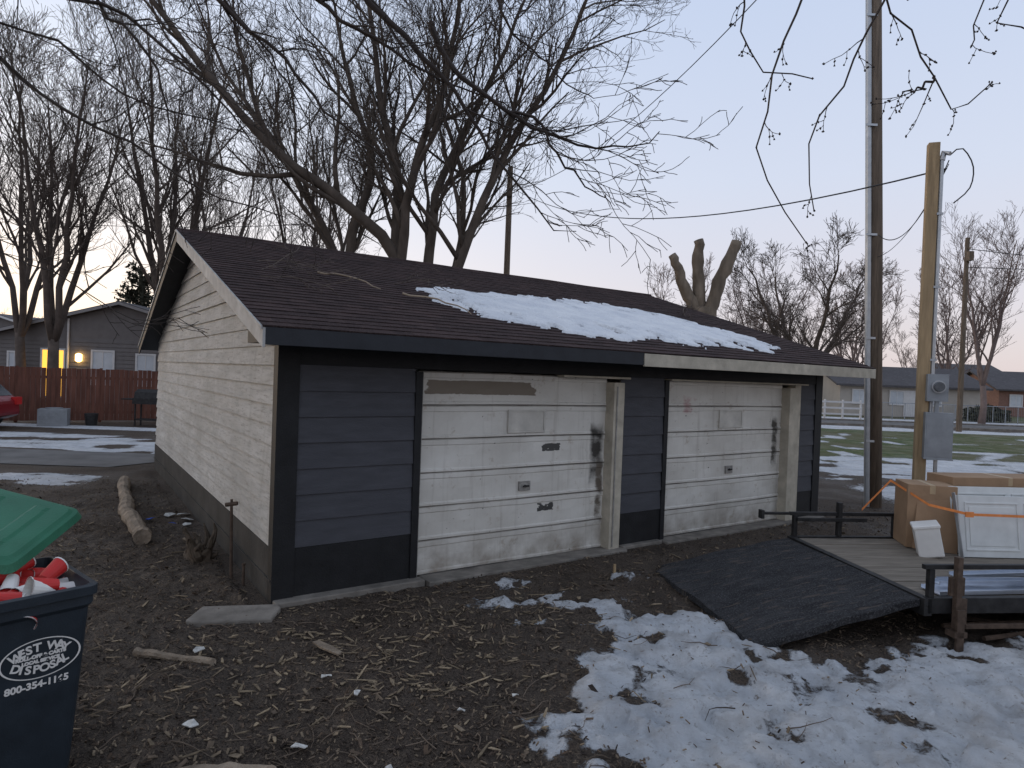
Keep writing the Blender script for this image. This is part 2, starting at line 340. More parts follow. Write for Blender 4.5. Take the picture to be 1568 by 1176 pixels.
mb.box(3.3,4.42,-.075,.06,2.195,2.222); mb.box(5.2,8.5,-.065,.06,2.198,2.222)
mb.obj('door_jambs',M_cream,GA,bevel=.005)
mb=MB(); mb.box(4.16,4.18,-.10,-.091,.05,2.1); mb.box(1.45,1.47,.0,.03,.0,2.19); mb.obj('jamb_track',M_galvd,GA)
mb=MB(); mb.box(-.02,1.5,-.14,.0,-.12,.035); mb.box(1.52,4.35,-.20,.07,-.12,.022); mb.box(4.37,5.1,-.10,0,-.12,.03); mb.box(5.12,W,-.18,.07,-.12,.02); mb.obj('concrete_pad',M_concrete,GA,bevel=.012)
# roof
mb=MB(); N=37; x0,x1=-.32,9.56; segs=48
for i in range(N):
    s0=5.2*i/N; s1=5.2*(i+1)/N; l=.006
    jz=[.0022*math.sin(k*7.3+i*3.1) for k in range(segs+1)]; jy=[.004*math.sin(k*3.3+i*5.1) for k in range(segs+1)]
    for k in range(segs):
        xa=x0+(x1-x0)*k/segs; xb=x0+(x1-x0)*(k+1)/segs
        A1=(xa,-.608+s0+jy[k],2.53+SL*s0+l+jz[k]); B1=(xb,-.608+s0+jy[k+1],2.53+SL*s0+l+jz[k+1])
        mb.quad(A1,B1,(xb,-.6+s1,2.53+SL*s1),(xa,-.6+s1,2.53+SL*s1))
        mb.quad((xa,-.598+s0,2.53+SL*s0-.008),(xb,-.598+s0,2.53+SL*s0-.008),B1,A1)
    mb.quad((x1,9.82-s0,2.53+SL*s0+l),(x0,9.82-s0,2.53+SL*s0+l),(x0,9.8-s1,2.53+SL*s1),(x1,9.8-s1,2.53+SL*s1))
mb.quad((x0+.01,-.59,2.53-.012),(x1-.01,-.59,2.53-.012),(x1-.01,4.6,4.157-.012),(x0+.01,4.6,4.157-.012))
mb.tube([(x0+.99*k,4.6,4.15+.006*math.sin(k*2.1)) for k in range(11)],.035,8)
mb.obj('roof_shingles',M_shingle,GA)
mb=MB()
mb.quad((-.3,-.58,2.40),(W+.6,-.58,2.40),(W+.6,0.0,2.40),(-.3,0,2.40))
mb.quad((-.3,0,2.53+SL*.6-.10),(-.3,4.6,4.157-.10),(0.06,4.6,4.157-.10),(0.06,0,2.53+SL*.6-.10))
mb.quad((-.3,9.75,2.44),(0.06,9.75,2.44),(.06,4.6,4.057),(-.3,4.6,4.057))
mb.quad((-.3,-.58,2.40),(-.3,0,2.40),(-.3,0,2.62),(-.3,-.58,2.5))
mb.quad((W-.05,-.55,2.44),(W+.6,-.55,2.44),(W+.6,4.6,4.057),(W-.05,4.6,4.057))
mb.obj('soffit',M_black,GA)
mb=MB(); mb.box(-.3,4.1,-.60,-.575,2.375,2.522); mb.cur=1; mb.box(4.1,W+.6,-.612,-.585,2.36,2.515); mb.obj('fascia',[mk('fascia_paint',(.022,.025,.031),.6,.25,5,.15,40),M_cream],GA,bevel=.004)
mb=MB()
def rake(mb,xp,ya,yb,drop,off,th=.022):
    za=rz(ya)-off; zb=rz(yb)-off
    mb.poly_extrude([(xp,ya,za-drop),(xp,ya,za),(xp,yb,zb),(xp,yb,zb-drop)],(th,0,0))
rake(mb,-.318,-.6,4.6,.16,.015); rake(mb,W+.59,-.6,4.6,.16,.015); mb.cur=1; rake(mb,-.318,4.602,9.8,.16,.015); mb.cur=0
rake(mb,-.335,-.6,4.6,.03,.0,.014); rake(mb,-.335,4.602,9.8,.035,.0,.014)
mb.obj('rake_boards',[mk('rake_paint',(.40,.40,.39),.7,.25,6,.2,40),M_black],GA)
sp=[(2.55,2.45),(3.2,2.75),(4.0,2.9),(5.4,3.1),(6.6,3.05),(7.5,2.85),(8.1,2.3),(8.6,1.6),(8.5,.7),(7.8,.45),(7,.5),(5.9,.55),(4.5,.5),(3.7,.62),(3.1,.85),(2.75,1.3),(2.6,1.8)]
sx=np.arange(1.9,9.3,.03); sy=np.arange(.1,3.6,.03); SX,SY=np.meshgrid(sx,sy)
ds=-sdf(SX,SY,sp)+(fbm(SX*2.2,SY*2.2,5)-.5)*.5+(fbm(SX*8,SY*8,6)-.5)*.34
right=sstep(6.2,8.6,SX); ds=ds-right*(.12+.6*(fbm(SX*5,SY*5,8)-.35)*sstep(1.8,.4,SY))
ds=np.where(fbm(SX*6,SY*6,44)<.30+.10*sstep(.9,.2,ds),ds-.6,ds)
hgt=np.where(ds>0,.008+.045*np.sqrt(np.clip(ds,0,.5))+.028*(fbm(SX*5,SY*5,12)-.5),-.03)
hgt=np.where((ds>0)&(hgt<.008),.008,hgt)
vs=[];fs=[];id_={}
for j in range(len(sy)-1):
    for i in range(len(sx)-1):
        if max(ds[j,i],ds[j+1,i],ds[j,i+1],ds[j+1,i+1])>-.0:
            q=[]
            for (jj,ii) in ((j,i),(j,i+1),(j+1,i+1),(j+1,i)):
                if (jj,ii) not in id_:
                    id_[(jj,ii)]=len(vs); s=sy[jj]; vs.append((sx[ii]-.3,s-.6,2.535+SL*s+.006+hgt[jj,ii]))
                q.append(id_[(jj,ii)])
            fs.append(q)
mb=MB(); mb.add(vs,fs); mb.obj('roof_snow',M_snow,GA,smooth=True)
# ------------------------------------------------------------------ trees
def rdir(): 
    v=Vector((random.gauss(0,1),random.gauss(0,1),random.gauss(0,1))); return v.normalized()
def resample(pts,n,jit):
    pts=[Vector(p) for p in pts]; seg=[(b-a).length for a,b in zip(pts,pts[1:])]; T=sum(seg); out=[]
    def cr(k,t):
        p0=pts[max(k-1,0)];p1=pts[k];p2=pts[k+1];p3=pts[min(k+2,len(pts)-1)]
        return .5*((2*p1)+(p2-p0)*t+(2*p0-5*p1+4*p2-p3)*t*t+(3*p1-p0-3*p2+p3)*t*t*t)
    for i in range(n):
        d=T*i/(n-1); k=0
        while k<len(seg)-1 and d>seg[k]: d-=seg[k];k+=1
        p=cr(k,min(1,d/seg[k])); out.append(p+(rdir()*jit if 0<i else Vector()))
    return out
def children(polys,pts,rad,L,lv,P,f0=.2):
    if lv>=len(P['n']): return
    n=P['n'][lv]; m=len(pts)
    for c in range(n):
        f=f0+(1-f0)*(c+random.random())/n; x=f*(m-1); k=min(int(x),m-2); p=pts[k].lerp(pts[k+1],x-k); tg=(pts[k+1]-pts[k]).normalized()
        ax=tg.cross(rdir()); 
        if ax.length<.05: continue
        ang=R(random.uniform(*P['ang'])); d=Quaternion(ax.normalized(),ang)@tg; d.z+=P['up']*(.6 if lv else 1); d.normalize()
        r=(rad[k]*(1-(x-k))+rad[k+1]*(x-k)); l=P['len'][lv]*random.uniform(.6,1.3)*(1.15-.55*f)
        grow(polys,p,d,l,max(min(r*.6,P['rmax'][lv]),P['rmin']),lv+1,P)
def grow(polys,p,d,L,r,lv,P):
    n=max(3,6-lv) if lv<3 else 3; pts=[p]; d=d.copy()
    for i in range(n):
        d=(d+rdir()*P['wan']+Vector((0,0,P['up']*.35))).normalized(); p=p+d*(L/n); pts.append(p)
    rad=[max(r*(1-.75*i/n),P['rmin']*.8) for i in range(n+1)]
    polys.append((pts,rad)); children(polys,pts,rad,L,lv,P,.15)
def tree_mesh(mb,polys):
    for pts,rad in polys:
        k=10 if rad[0]>.12 else 6 if rad[0]>.04 else 4 if rad[0]>.018 else 3
        mb.tube(pts,rad,k,cap=rad[-1]>.02)
polys=[]; P=dict(n=[13,8,7,2],len=[4.2,1.9,.95,.45],ang=(20,52),up=.18,wan=.20,rmax=[.085,.036,.015,.009],rmin=.0066)
base=Vector((-3.6,20.5,0))
LD=[([(-3.6,20.5,3.6),(-3.6,20,5.6),(-5.2,19.4,7.1),(-7.3,18.6,8.6),(-8.9,18,10.4),(-10.2,17.5,12.1),(-12.1,17,14.4)],.21),
 ([(-4.0,20.5,2.4),(-5.2,20.6,5.8),(-4.7,21,8.5),(-5.6,21.4,11.4),(-6.5,22,14.8)],.20),
 ([(-3.7,20.5,3.4),(-3.8,20.6,5.5),(-3.9,21,8.1),(-4.6,20.8,11.5),(-5.1,20.5,15.2)],.22),
 ([(-3.6,20.5,3.4),(-3.5,20,5.6),(-3.1,19.4,8.3),(-2.2,19,10.6),(-1.7,18.6,14.5)],.19),
 ([(-3.3,20.5,2.4),(-2.7,20.3,5.4),(-2.6,20.6,7.6),(-2.0,21,9.6),(-.7,21.2,12.4),(.2,21.5,15.2)],.20),
 ([(-3.2,20.5,2.2),(-1.8,20.2,5.4),(-.7,20,8.4),(.6,19.6,10.6),(1.6,19.3,12.6),(2.2,19,15.)],.19),
 ([(-4.1,20.5,2.0),(-5.6,20.6,5.5),(-6.6,20.6,7.5),(-7.9,21,9.4),(-9.6,21.3,11.6),(-10.8,21.6,14)],.17),
 ([(-3.0,21,2.5),(-2.0,22,6),(-2.0,23,9),(-3,24,12),(-3,24,15)],.16)]
polys.append(([base,Vector((-3.6,20.5,1.5)),Vector((-3.6,20.5,3.8))],[.62,.50,.42]))
for pts,r in LD:
    q=resample(pts,16,.05); rad=[max(r*(1-.85*i/15),.02) for i in range(16)]; polys.append((q,rad)); children(polys,q,rad,12,0,P,.22)
mb=MB(); tree_mesh(mb,polys); mb.obj('bare_maple_tree',M_bark,smooth=True)
def generic(h,r,spread,seed,n=[9,7,5,3],up=.18,rmin=.0085):
    random.seed(seed); polys=[]; P=dict(n=n,len=[h*.28,h*.14,h*.07,h*.035],ang=(20,50),up=up,wan=.17,rmax=[r*.33,r*.14,.014,.009],rmin=rmin)
    b=Vector((0,0,0)); f=h*.22; polys.append(([b,Vector((.1,0,f*.5)),Vector((0,.05,f))],[r*1.25,r,r*.9]))
    for k in range(4):
        a=k*math.pi/2+random.uniform(-.4,.4); rr=spread*random.uniform(.5,1)
        pts=[(0,.05,f*.9),(math.cos(a)*rr*.3,math.sin(a)*rr*.3,h*.42),(math.cos(a)*rr*.65,math.sin(a)*rr*.65,h*.68),(math.cos(a)*rr,math.sin(a)*rr,h*.95)]
        q=resample(pts,10,.1); rad=[max(r*.7*(1-.85*i/9),.02) for i in range(10)]; polys.append((q,rad)); children(polys,q,rad,h*.7,0,P,.15)
    mb=MB(); tree_mesh(mb,polys); return mb
def place(mesh,name,x,y,s,rzz,mat=None,parent=None):
    o=bpy.data.objects.new(name,mesh); link(o,parent); o.location=(x,y,-.05); o.scale=(s,s,s); o.rotation_euler=(0,0,rzz); return o
t1=generic(15,.22,3.4,3,up=.20,n=[10,7,5,3]).obj('bare_tree',M_barkl2,smooth=True); t1.location=(-14.3,27,-.05)
t2m=generic(13,.18,3.0,11,up=.24,n=[9,7,5,2]).obj('bare_tree',M_barkl2,smooth=True); t2m.location=(-10.0,33,-.05); t2m.scale=(1.05,)*3
place(t2m.data,'bare_tree',-24,32,1.2,2.0); place(t2m.data,'bare_tree',-19.0,42,1.3,1.2); place(t1.data,'bare_tree',-18.5,26.5,.95,2.6)
t3=generic(8.6,.26,4.0,23,n=[9,7,5,3],up=.06,rmin=.011).obj('gnarled_tree',M_barkl2,smooth=True); t3.location=(14.6,33,-.05)
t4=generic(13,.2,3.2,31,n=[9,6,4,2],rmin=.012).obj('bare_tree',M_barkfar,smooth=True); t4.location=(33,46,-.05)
DT=empty('distant_tree_line')
random.seed(4)
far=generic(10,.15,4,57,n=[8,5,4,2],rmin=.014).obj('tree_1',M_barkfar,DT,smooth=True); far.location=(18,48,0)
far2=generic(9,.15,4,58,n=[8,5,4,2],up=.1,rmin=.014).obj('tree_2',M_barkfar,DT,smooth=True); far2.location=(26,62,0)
for k in range(30):
    x=-75+k*5.5+random.uniform(-2,2); y=random.uniform(62,88) if x<14 else random.uniform(54,85)
    place(random.choice([far.data,far2.data]),'tree_%d'%(k+3),x,y,random.uniform(.8,1.25) if x>14 else random.uniform(.5,.75),random.uniform(0,6),parent=DT)
mb=MB()
def rough_tube(pts,r0,r1,k=14,n=14):
    q=resample(pts,n,.03); mb.tube(q,[(r0+(r1-r0)*i/(n-1))*random.uniform(.88,1.14) for i in range(n)],k)
rough_tube([(5.75,20,0),(5.75,20,3.4),(5.72,20,4.5)],.42,.33)
rough_tube([(5.65,20,4.1),(5.15,20,5.0),(4.72,19.9,6.0)],.20,.12)
rough_tube([(5.7,20.1,4.2),(5.58,20.1,5.4),(5.55,20.1,6.5)],.21,.15)
rough_tube([(5.85,19.9,4.1),(6.15,19.9,5.2),(6.65,19.9,6.45)],.22,.16)
mb.obj('pollarded_tree',M_barkl,smooth=True)
random.seed(9); mb=MB(); mb.tube([(0,0,0),(0,0,7.5)],[.2,.05],8)
for b in range(80):
    zz=random.uniform(.15,1); a=random.uniform(0,6.28); L_=(1.25-zz)*2.9*random.uniform(.5,1.1); tip=Vector((math.cos(a)*L_,math.sin(a)*L_,zz*7.6+L_*.25)); b0=Vector((0,0,zz*7.6-.2)); mb.tube([b0,tip],[.03,.008],4)
    for i in range(60):
        p=b0.lerp(tip,random.uniform(.25,1.05))+rdir()*random.uniform(.05,.36); u=rdir()*random.uniform(.06,.16); w=rdir()*random.uniform(.03,.07); mb.quad(p-u-w,p+u-w,p+u+w,p-u+w)
ce=mb.obj('cedar_tree',[mk('cedar_foliage',(.055,.056,.038),.9,.5,2,0)]); ce.location=(-21.6,38,0)
random.seed(21)
P2=dict(n=[5,3],len=[.55,.25],ang=(25,60),up=-.02,wan=.28,rmax=[.008,.005],rmin=.0032)
def fore(polys,pts,r,P,n=12,j=.02,r1=.005):
    q=resample(pts,n,j); rad=[r+(r1-r)*i/(n-1) for i in range(n)]; polys.append((q,rad)); children(polys,q,rad,1,0,P,.15)
polys=[]
polys.append(([Vector(p) for p in [(5.6,-.5,0),(5.5,-.3,2.5),(5.2,.6,4.6),(4.4,2.6,5.9),(3.3,4.4,6.2),(2.0,5.1,6.1),(.8,5.4,6.4)]],[.24,.2,.16,.11,.05,.03,.015]))
P3=dict(P2); P3['n']=[5,2]; P3['len']=[.34,.12]
for pts in [[(2.3,5.0,6.1),(2.09,5,5.14),(1.93,5,4.63),(1.81,5,3.98),(2.0,5.05,3.59),(2.23,5.1,3.32)],
 [(3.0,4.7,6.1),(2.64,5,4.96),(2.48,5,4.60),(2.18,4.95,4.04),(2.22,4.9,3.50)],
 [(2.6,5,6.1),(2.71,5,5.16),(2.97,5.05,4.92),(3.10,5,4.57),(3.30,5,4.32),(3.55,5,4.55)],
 [(3.10,5,4.57),(2.98,4.95,4.45),(2.80,4.95,4.39)],
 [(1.6,5.2,6.2),(1.67,5,5.12),(1.65,5,4.82),(1.78,5,4.60),(2.21,5.05,4.57)],
 [(3.6,4.2,6.1),(3.46,5,5.19),(3.37,5,4.78)],[(3.7,4.2,6.1),(3.6,5,5.1),(3.8,5,4.95),(4.1,5,4.9)]]:
    fore(polys,pts,.013,P3,12,.025,.005)
mb=MB(); tree_mesh(mb,polys)
for pts,rad in polys[1:]:
    for p in pts[2::3]:
        d=rdir()*.010; mb.tube([p-d,p,p+d*1.3],[.003,.009,.003],4)
    mb.tube([pts[-1],pts[-1]+Vector((.0,0,.012))],[.009,.003],4)
mb.obj('overhanging_maple_tree',M_barkd,smooth=True)
random.seed(33)
polys=[]
polys.append(([Vector(p) for p in [(-6.3,.5,0),(-6.2,.8,2.5),(-5.9,2.2,4.8),(-5.2,4.5,6.6),(-3.6,6.3,7.2),(-1.9,7,6.9),(.3,7.2,7.0)]],[.27,.22,.19,.14,.09,.06,.03]))
P4=dict(P2); P4['n']=[8,4,2]; P4['len']=[1.15,.5,.22]; P4['rmax']=[.016,.009,.006]; P4['rmin']=.0046; P4['ang']=(20,50)
for pts,r in [([(-2.2,7,6.9),(-1.71,7,6.14),(-1.13,7,5.61),(-.70,7,5.13),(-.25,7,4.48),(.11,7,4.05),(.40,7,3.76),(.61,7,3.73)],.045),
 ([(-1.0,7,5.9),(-.78,7,5.48),(-.13,7,4.98),(.43,7,4.72),(1.13,7,4.65),(1.46,7,4.82)],.034),
 ([(-.13,7,4.98),(.15,7,4.95),(.44,7,4.48),(.98,7,4.06)],.020),
 ([(-3.0,6.8,6.9),(-2.26,7,6.12),(-1.41,7,5.59),(-.77,7,5.27),(-.06,7,5.01)],.034),
 ([(-3.9,6.2,6.9),(-3.3,7,6.08),(-2.6,7,5.5),(-1.94,7,4.8),(-1.37,7,4.4)],.038),
 ([(-4.4,6,7.0),(-4.56,7,6.04),(-4.1,7,5.63),(-3.76,7,4.95),(-3.8,7,4.32)],.030),
 ([(-5.9,4.5,6.2),(-5.59,7,5.37),(-4.94,7,4.9),(-4.23,7,4.55),(-3.23,7,4.0),(-2.5,7,3.8)],.034),
 ([(-5.6,4.5,6.2),(-5.58,6.6,5.69),(-4.86,7,5.5),(-4.15,7,5.0),(-3.1,7,4.77)],.027),
 ([(-4.9,5.2,6.8),(-5.0,6.8,6.1),(-4.3,7,5.9),(-3.5,7,5.3),(-2.9,7.1,4.6),(-2.7,7.1,4.2)],.034),
 ([(-6.1,3,4.6),(-5.9,6,3.6),(-5.5,7,3.31),(-4.8,7,3.06),(-3.98,7,2.6)],.018),
 ([(-3.4,6.5,7.1),(-3.3,7,6.2),(-2.7,7.1,5.5),(-2.3,7.2,4.9)],.024),
 ([(-.6,7.2,6.9),(-.2,7.3,6.1),(.3,7.3,5.6),(.8,7.4,5.3)],.020)]:
    fore(polys,pts,r,P4,18,.03,.005)
mb=MB(); tree_mesh(mb,polys); mb.obj('overhanging_maple_tree',M_barkd,smooth=True)
# ------------------------------------------------------------------ poles and wires
UP=empty('utility_pole',(6.83,12.2,0)); mb=MB(); mb.tube([(0,0,-.3),(-.2,0,5),(-.46,0,10.8)],[.135,.12,.10],16); mb.obj('shaft',M_pole,UP,smooth=True)
mb=MB(); mb.tube([(-.165,-.04,0),(-.355,-.04,5),(-.585,-.04,10.4)],.052,10)
for z in (1.2,3.1,5.0,7.0,9.0): mb.box(-.22-.042*z,-.02-.042*z,-.115,-.10,z,z+.04)
mb.obj('conduit',M_galv,UP,smooth=False)
PP=empty('meter_post',(5.69,9.1,0),R(-20)); mb=MB(); mb.box(-.07,.07,-.065,.065,-.2,5.6); mb.obj('post',M_wood,PP,bevel=.008)
mb=MB(); mb.tube([(.10,-.04,1.9),(.10,-.04,5.35)],.026,10); mb.tube([(.10,-.04,5.35),(.12,-.04,5.45),(.18,-.09,5.42)],[.038,.045,.03],8)
mb.tube([(.17,-.1,.6),(.17,-.1,1.25)],.025,8)
for z in (2.6,3.6,4.6): mb.box(.06,.14,-.075,-.06,z,z+.03)
mb.obj('mast_conduit',M_galv,PP)
mb=MB(); mb.box(.02,.27,-.17,-.07,2.05,2.42); mb.box(.01,.34,-.19,-.07,1.27,1.90); mb.box(.0,.35,-.20,-.19,1.26,1.28); mb.box(.03,.32,-.194,-.19,1.30,1.87); mb.tube([(.15,-.12,1.89),(.15,-.12,2.06)],.03,8); mb.obj('meter_boxes',M_grey,PP,bevel=.006)
mb=MB(); mb.tube([(.15,-.17,2.25),(.15,-.205,2.25)],.085,20); mb.obj('meter_ring',M_galv,PP); mb=MB(); mb.tube([(.15,-.205,2.25),(.15,-.26,2.25)],[.07,.06],18); mb.obj('meter_glass',mk('meter_glass',(.10,.11,.12),.15,.2,30,0),PP)
def pole(name,x,y,h,r): 
    mb=MB(); mb.tube([(0,0,-.2),(0,0,h)],[r,r*.75],10); mb.tube([(-.02,-.1,h-.6),(-.02,-.35,h-.6)],.03,6); mb.box(-.12,.12,-.4,-.1,h-1.3,h-.8)
    return mb.obj(name,M_pole,loc=(x,y,0))
pole('utility_pole',24.6,36,10.6,.15); pole('utility_pole',-.4,28,11,.16)
def wire(mb,a,b,sag,r=.009,n=24):
    a=Vector(a);b=Vector(b); mb.tube([a.lerp(b,i/n)-Vector((0,0,sag*4*(i/n)*(1-i/n))) for i in range(n+1)],r,4)
mb=MB(); wire(mb,(-.4,28,10.0),(6.1,9.2,11.1),1.3,.013); wire(mb,(-.4,28,10.2),(5.86,9.06,5.25),1.0,.012) ; wire(mb,(-.4,28,9.3),(-30,34,9.5),.8,.014)
wire(mb,(5.86,9.02,5.35),(6.60,12.05,5.0),.45,.008); wire(mb,(5.86,9.02,5.3),(6.60,12.05,4.6),.25,.006)
wire(mb,(24.6,36,10),(60,30,10),1.2,.02); wire(mb,(24.6,36,9),(50,14,8.5),1.0,.02); wire(mb,(6.42,12.2,9.9),(40,14,11),1.0,.012)
q=[Vector((5.87,9.02,5.42)),Vector((5.98,8.95,5.5)),Vector((6.11,8.9,5.25)),Vector((6.08,8.9,4.95)),Vector((5.9,8.95,4.75))]; mb.tube(resample(q,12,0),.009,5)
mb.obj('overhead_wires',M_wire)
# ------------------------------------------------------------------ trailer
TR=empty('utility_trailer',(3.52,6.70,0),R(6.9))
mb=MB(); L=4.2
for i in range(14): 
    y=-1.03+i*.1475; mb.box(.03+random.uniform(0,.02),L,y,y+.141,.36,.40+random.uniform(-.004,.004))
mb.obj('deck',M_deck,TR,bevel=.003)
mb=MB(); mb.box(-.02,L,-1.10,-1.035,.28,.415); mb.box(-.02,L,1.04,1.10,.28,.415); mb.box(-.05,.025,-1.10,1.10,.26,.41)
for x in (.8,1.6,2.4,3.2): mb.box(x,x+.06,-1.03,1.03,.26,.355)
for sy_ in (-1.07,1.07):
    for x in (0.02,1.3,2.6,3.9): mb.box(x-.025,x+.025,sy_-.025,sy_+.025,.415,.66)
    mb.box(-.05,L,sy_-.022,sy_+.022,.66,.70)
mb.box(-.40,-.05,1.05,1.09,.665,.695); mb.box(-.42,-.38,1.03,1.11,.62,.72); mb.box(.02,.9,1.0,1.03,.60,.64)
mb.box(.55,.6,1.03,1.09,.42,.82)
mb.poly_extrude([(L,-1.1,.3),(L+1.2,-.05,.3),(L+1.2,.05,.3),(L,1.1,.3),(L,.95,.3),(L+1.0,0,.3),(L,-.95,.3)],(0,0,.08))
mb.obj('frame',M_dkmetal,TR,bevel=.004)
mb=MB(); mb.box(.20,.25,-1.16,-1.11,.16,.78); mb.box(.17,.29,-1.19,-1.08,.10,.15); mb.box(.17,.30,-1.13,-1.09,.44,.60); mb.box(.3,1.6,-1.14,-1.11,.16,.20); mb.box(.26,.32,-1.14,-1.11,.16,.42); mb.box(.19,.26,-1.19,-1.165,-.02,.34); mb.obj('stabiliser_leg',M_rust,TR,bevel=.003)
mb=MB()
for sy_ in (-1.26,1.26):
    for x in (2.0,2.8):
        mb.cur=0; mb.tube([(x,sy_-.1,.33),(x,sy_-.09,.33),(x,sy_+.09,.33),(x,sy_+.1,.33)],[.28,.33,.33,.28],24); mb.cur=1; mb.tube([(x,sy_-.105,.33),(x,sy_+.105,.33)],[.17,.17],16)
mb.obj('wheels',[M_tire,M_galv],TR)
mb=MB()
for sy_ in (-1.38,1.12): mb.poly_extrude([(1.55,sy_,.5),(1.7,sy_,.74),(3.1,sy_,.74),(3.25,sy_,.5),(3.2,sy_,.5),(3.07,sy_,.71),(1.73,sy_,.71),(1.6,sy_,.5)],(0,.26,0))
mb.obj('fenders',M_dkmetal,TR)
def rampmat():
    t=NT('ramp_tread'); v=t.mapping((1,4,1)); c=t.ramp(t.noise(2.6,6,v,.7),.35,.7,(.026,.026,.028,1),(.066,.066,.069,1)); ns=t.noise(70,4,rough=.7); c=t.mix(t.ramp(ns,.5,.7),c,(.13,.13,.135))
    c=t.mix(t.ramp(t.noise(5,6,t.mapping((1,5,1))),.58,.68),c,(.12,.10,.085)); t.color(c)
    t.b.inputs['Roughness'].default_value=.9; t.b.inputs['Specular IOR Level'].default_value=.12; t.bump(ns,1.0,.025); return t.mat
mb=MB(); nxr,nyr=30,36; top=[];bot=[]
for i in range(nxr+1):
    for j in range(nyr+1):
        u=i/nxr; v=j/nyr; x=-.06-1.64*u+.10*u*(1-v); y=-1.06-.11*u*(1-v)+2.12*v-.05*u*v; x+=.03*math.sin(v*5)*u
        z=.395-.345*u+.02*math.sin(math.pi*u)*(.7+.3*math.sin(v*7))+.008*math.sin(v*19+u*4)*u+.006*math.sin(u*17+v*5)
        cx_=max(0,abs(v-.5)*2-.9)*10; cu_=max(0,u-.93)/.07; cc=cx_*cu_; x+=.08*cc; z-=.02*cc
        top.append((x,y,z)); bot.append((x,y,z-.06))
n=len(top); w=nyr+1; fs=[(i*w+j,(i+1)*w+j,(i+1)*w+j+1,i*w+j+1) for i in range(nxr) for j in range(nyr)]
fs2=[tuple(n+a for a in f[::-1]) for f in fs]; ed=[]
for i in range(nxr): ed+= [(i*w,n+i*w,n+(i+1)*w,(i+1)*w),(i*w+nyr,(i+1)*w+nyr,n+(i+1)*w+nyr,n+i*w+nyr)]
for j in range(nyr): ed+= [(j,j+1,n+j+1,n+j),(nxr*w+j,n+nxr*w+j,n+nxr*w+j+1,nxr*w+j+1)]
mb.add(top+bot,fs+fs2+ed); mb.obj('ramp',rampmat(),TR,smooth=False)
TRM=Matrix.Translation((3.52,6.70,0))@Matrix.Rotation(R(6.9),4,'Z')
def tr(p): return TRM@Vector(p)
M_tape=mk('packing_tape',(.42,.31,.19),.4,.1,9,0)
def cbox(x,y,a,wx,wy,h,z0=.405):
    mb=MB(); mb.box(-wx/2,wx/2,-wy/2,wy/2,0,h); mb.cur=1; mb.box(-.03,.03,-wy/2-.002,wy/2+.002,h-.10,h+.002)
    o=mb.obj('cardboard_box',[M_card,M_tape],bevel=.006); p=tr((x,y,z0)); o.location=p; o.rotation_euler=(0,0,R(a)); return o
cbox(1.42,.74,-14,.50,.45,.72); cbox(2.45,.88,8,1.5,.40,.80)
mb=MB(); mb.poly_extrude([(-.28,0,0),(.16,0,0),(.20,.02,.62),(.05,.02,.70),(-.24,.02,.64)],(0,.008,0)); o=mb.obj('cardboard_sheet',M_card); o.location=tr((1.36,.40,.41)); o.rotation_euler=(R(-10),R(3),R(-16))
def panel(x,y,a,w,h,lean,z0=.41):
    mb=MB(); mb.box(0,w,0,.045,0,h)
    nx_=max(1,int(w/.6))
    for i in range(nx_):
        xa=.06+i*(w-.06)/nx_; xb=xa+(w-.06)/nx_-.07; za=.07; zb=h-.07
        mb.box(xa,xb,-.010,.0,za,za+.018); mb.box(xa,xb,-.010,0,zb-.018,zb); mb.box(xa,xa+.018,-.010,0,za+.018,zb-.018); mb.box(xb-.018,xb,-.010,0,za+.018,zb-.018); mb.box(xa+.05,xb-.05,-.007,0,za+.05,zb-.05)
    o=mb.obj('white_door_panel',M_white,bevel=.003); p=tr((x,y,z0)); o.location=p; o.rotation_euler=(R(-lean),0,R(a)); return o
panel(1.44,.20,3,2.1,.66,8); panel(1.50,.37,5,2.1,.73,9)
mb=MB(); mb.box(0,.04,0,.003,0,.70); mb.box(0,.003,-.04,0,0,.70); o=mb.obj('steel_angle',M_galv); o.location=tr((1.38,.14,.41)); o.rotation_euler=(R(-8),R(-5),R(6))
mb=MB(); mb.box(-.12,.12,-.11,.11,0,.34); mb.box(-.13,.13,-.12,.12,.31,.35); o=mb.obj('white_storage_box',M_whitep,bevel=.012); o.location=tr((1.14,.28,.41)); o.rotation_euler=(R(4),R(-12),R(-25))
mb=MB(); 
sp_=[Vector(p) for p in [(4.30,7.95,.72),(4.50,7.72,1.12),(4.63,7.20,.94),(4.89,6.93,.90),(5.4,6.98,.89),(6.2,7.08,.87),(7.0,7.2,.86),(7.1,7.2,.42)]]
for a,b in zip(sp_,sp_[1:]): 
    mb.poly_extrude([a+Vector((0,-.003,-.014)),b+Vector((0,-.003,-.014)),b+Vector((0,-.003,.014)),a+Vector((0,-.003,.014))],(0,.004,0))
mb.box(4.84,4.92,6.905,6.925,.875,.93); mb.obj('ratchet_strap',M_orange)
mb=MB()
for (x,y,l,w_,a,z) in [(.15,-.92,2.6,.22,3,.412),(.45,-.70,2.4,.16,-2,.42),(.3,-.80,2.2,.10,1,.445),(.7,-.55,1.8,.12,5,.43)]:
    M=TRM@Matrix.Translation((x,y,z))@Matrix.Rotation(R(a),4,'Z'); mb.box(0,l,-w_/2,w_/2,0,.008,M); mb.box(0,l,-w_/2,-w_/2+.006,.008,.035,M); mb.box(0,l,w_/2-.006,w_/2,.008,.035,M)
mb.obj('metal_channel_pile',M_alu)
mb=MB()
for (a_,b_) in [((4.0,5.95,.06),(5.6,6.05,.14)),((4.2,5.7,.05),(6.0,6.2,.10)),((4.3,6.2,.05),(5.8,5.75,.07))]:
    mb.tube([a_,b_],.022,6)
mb.obj('scrap_pipe_pile',M_rust)
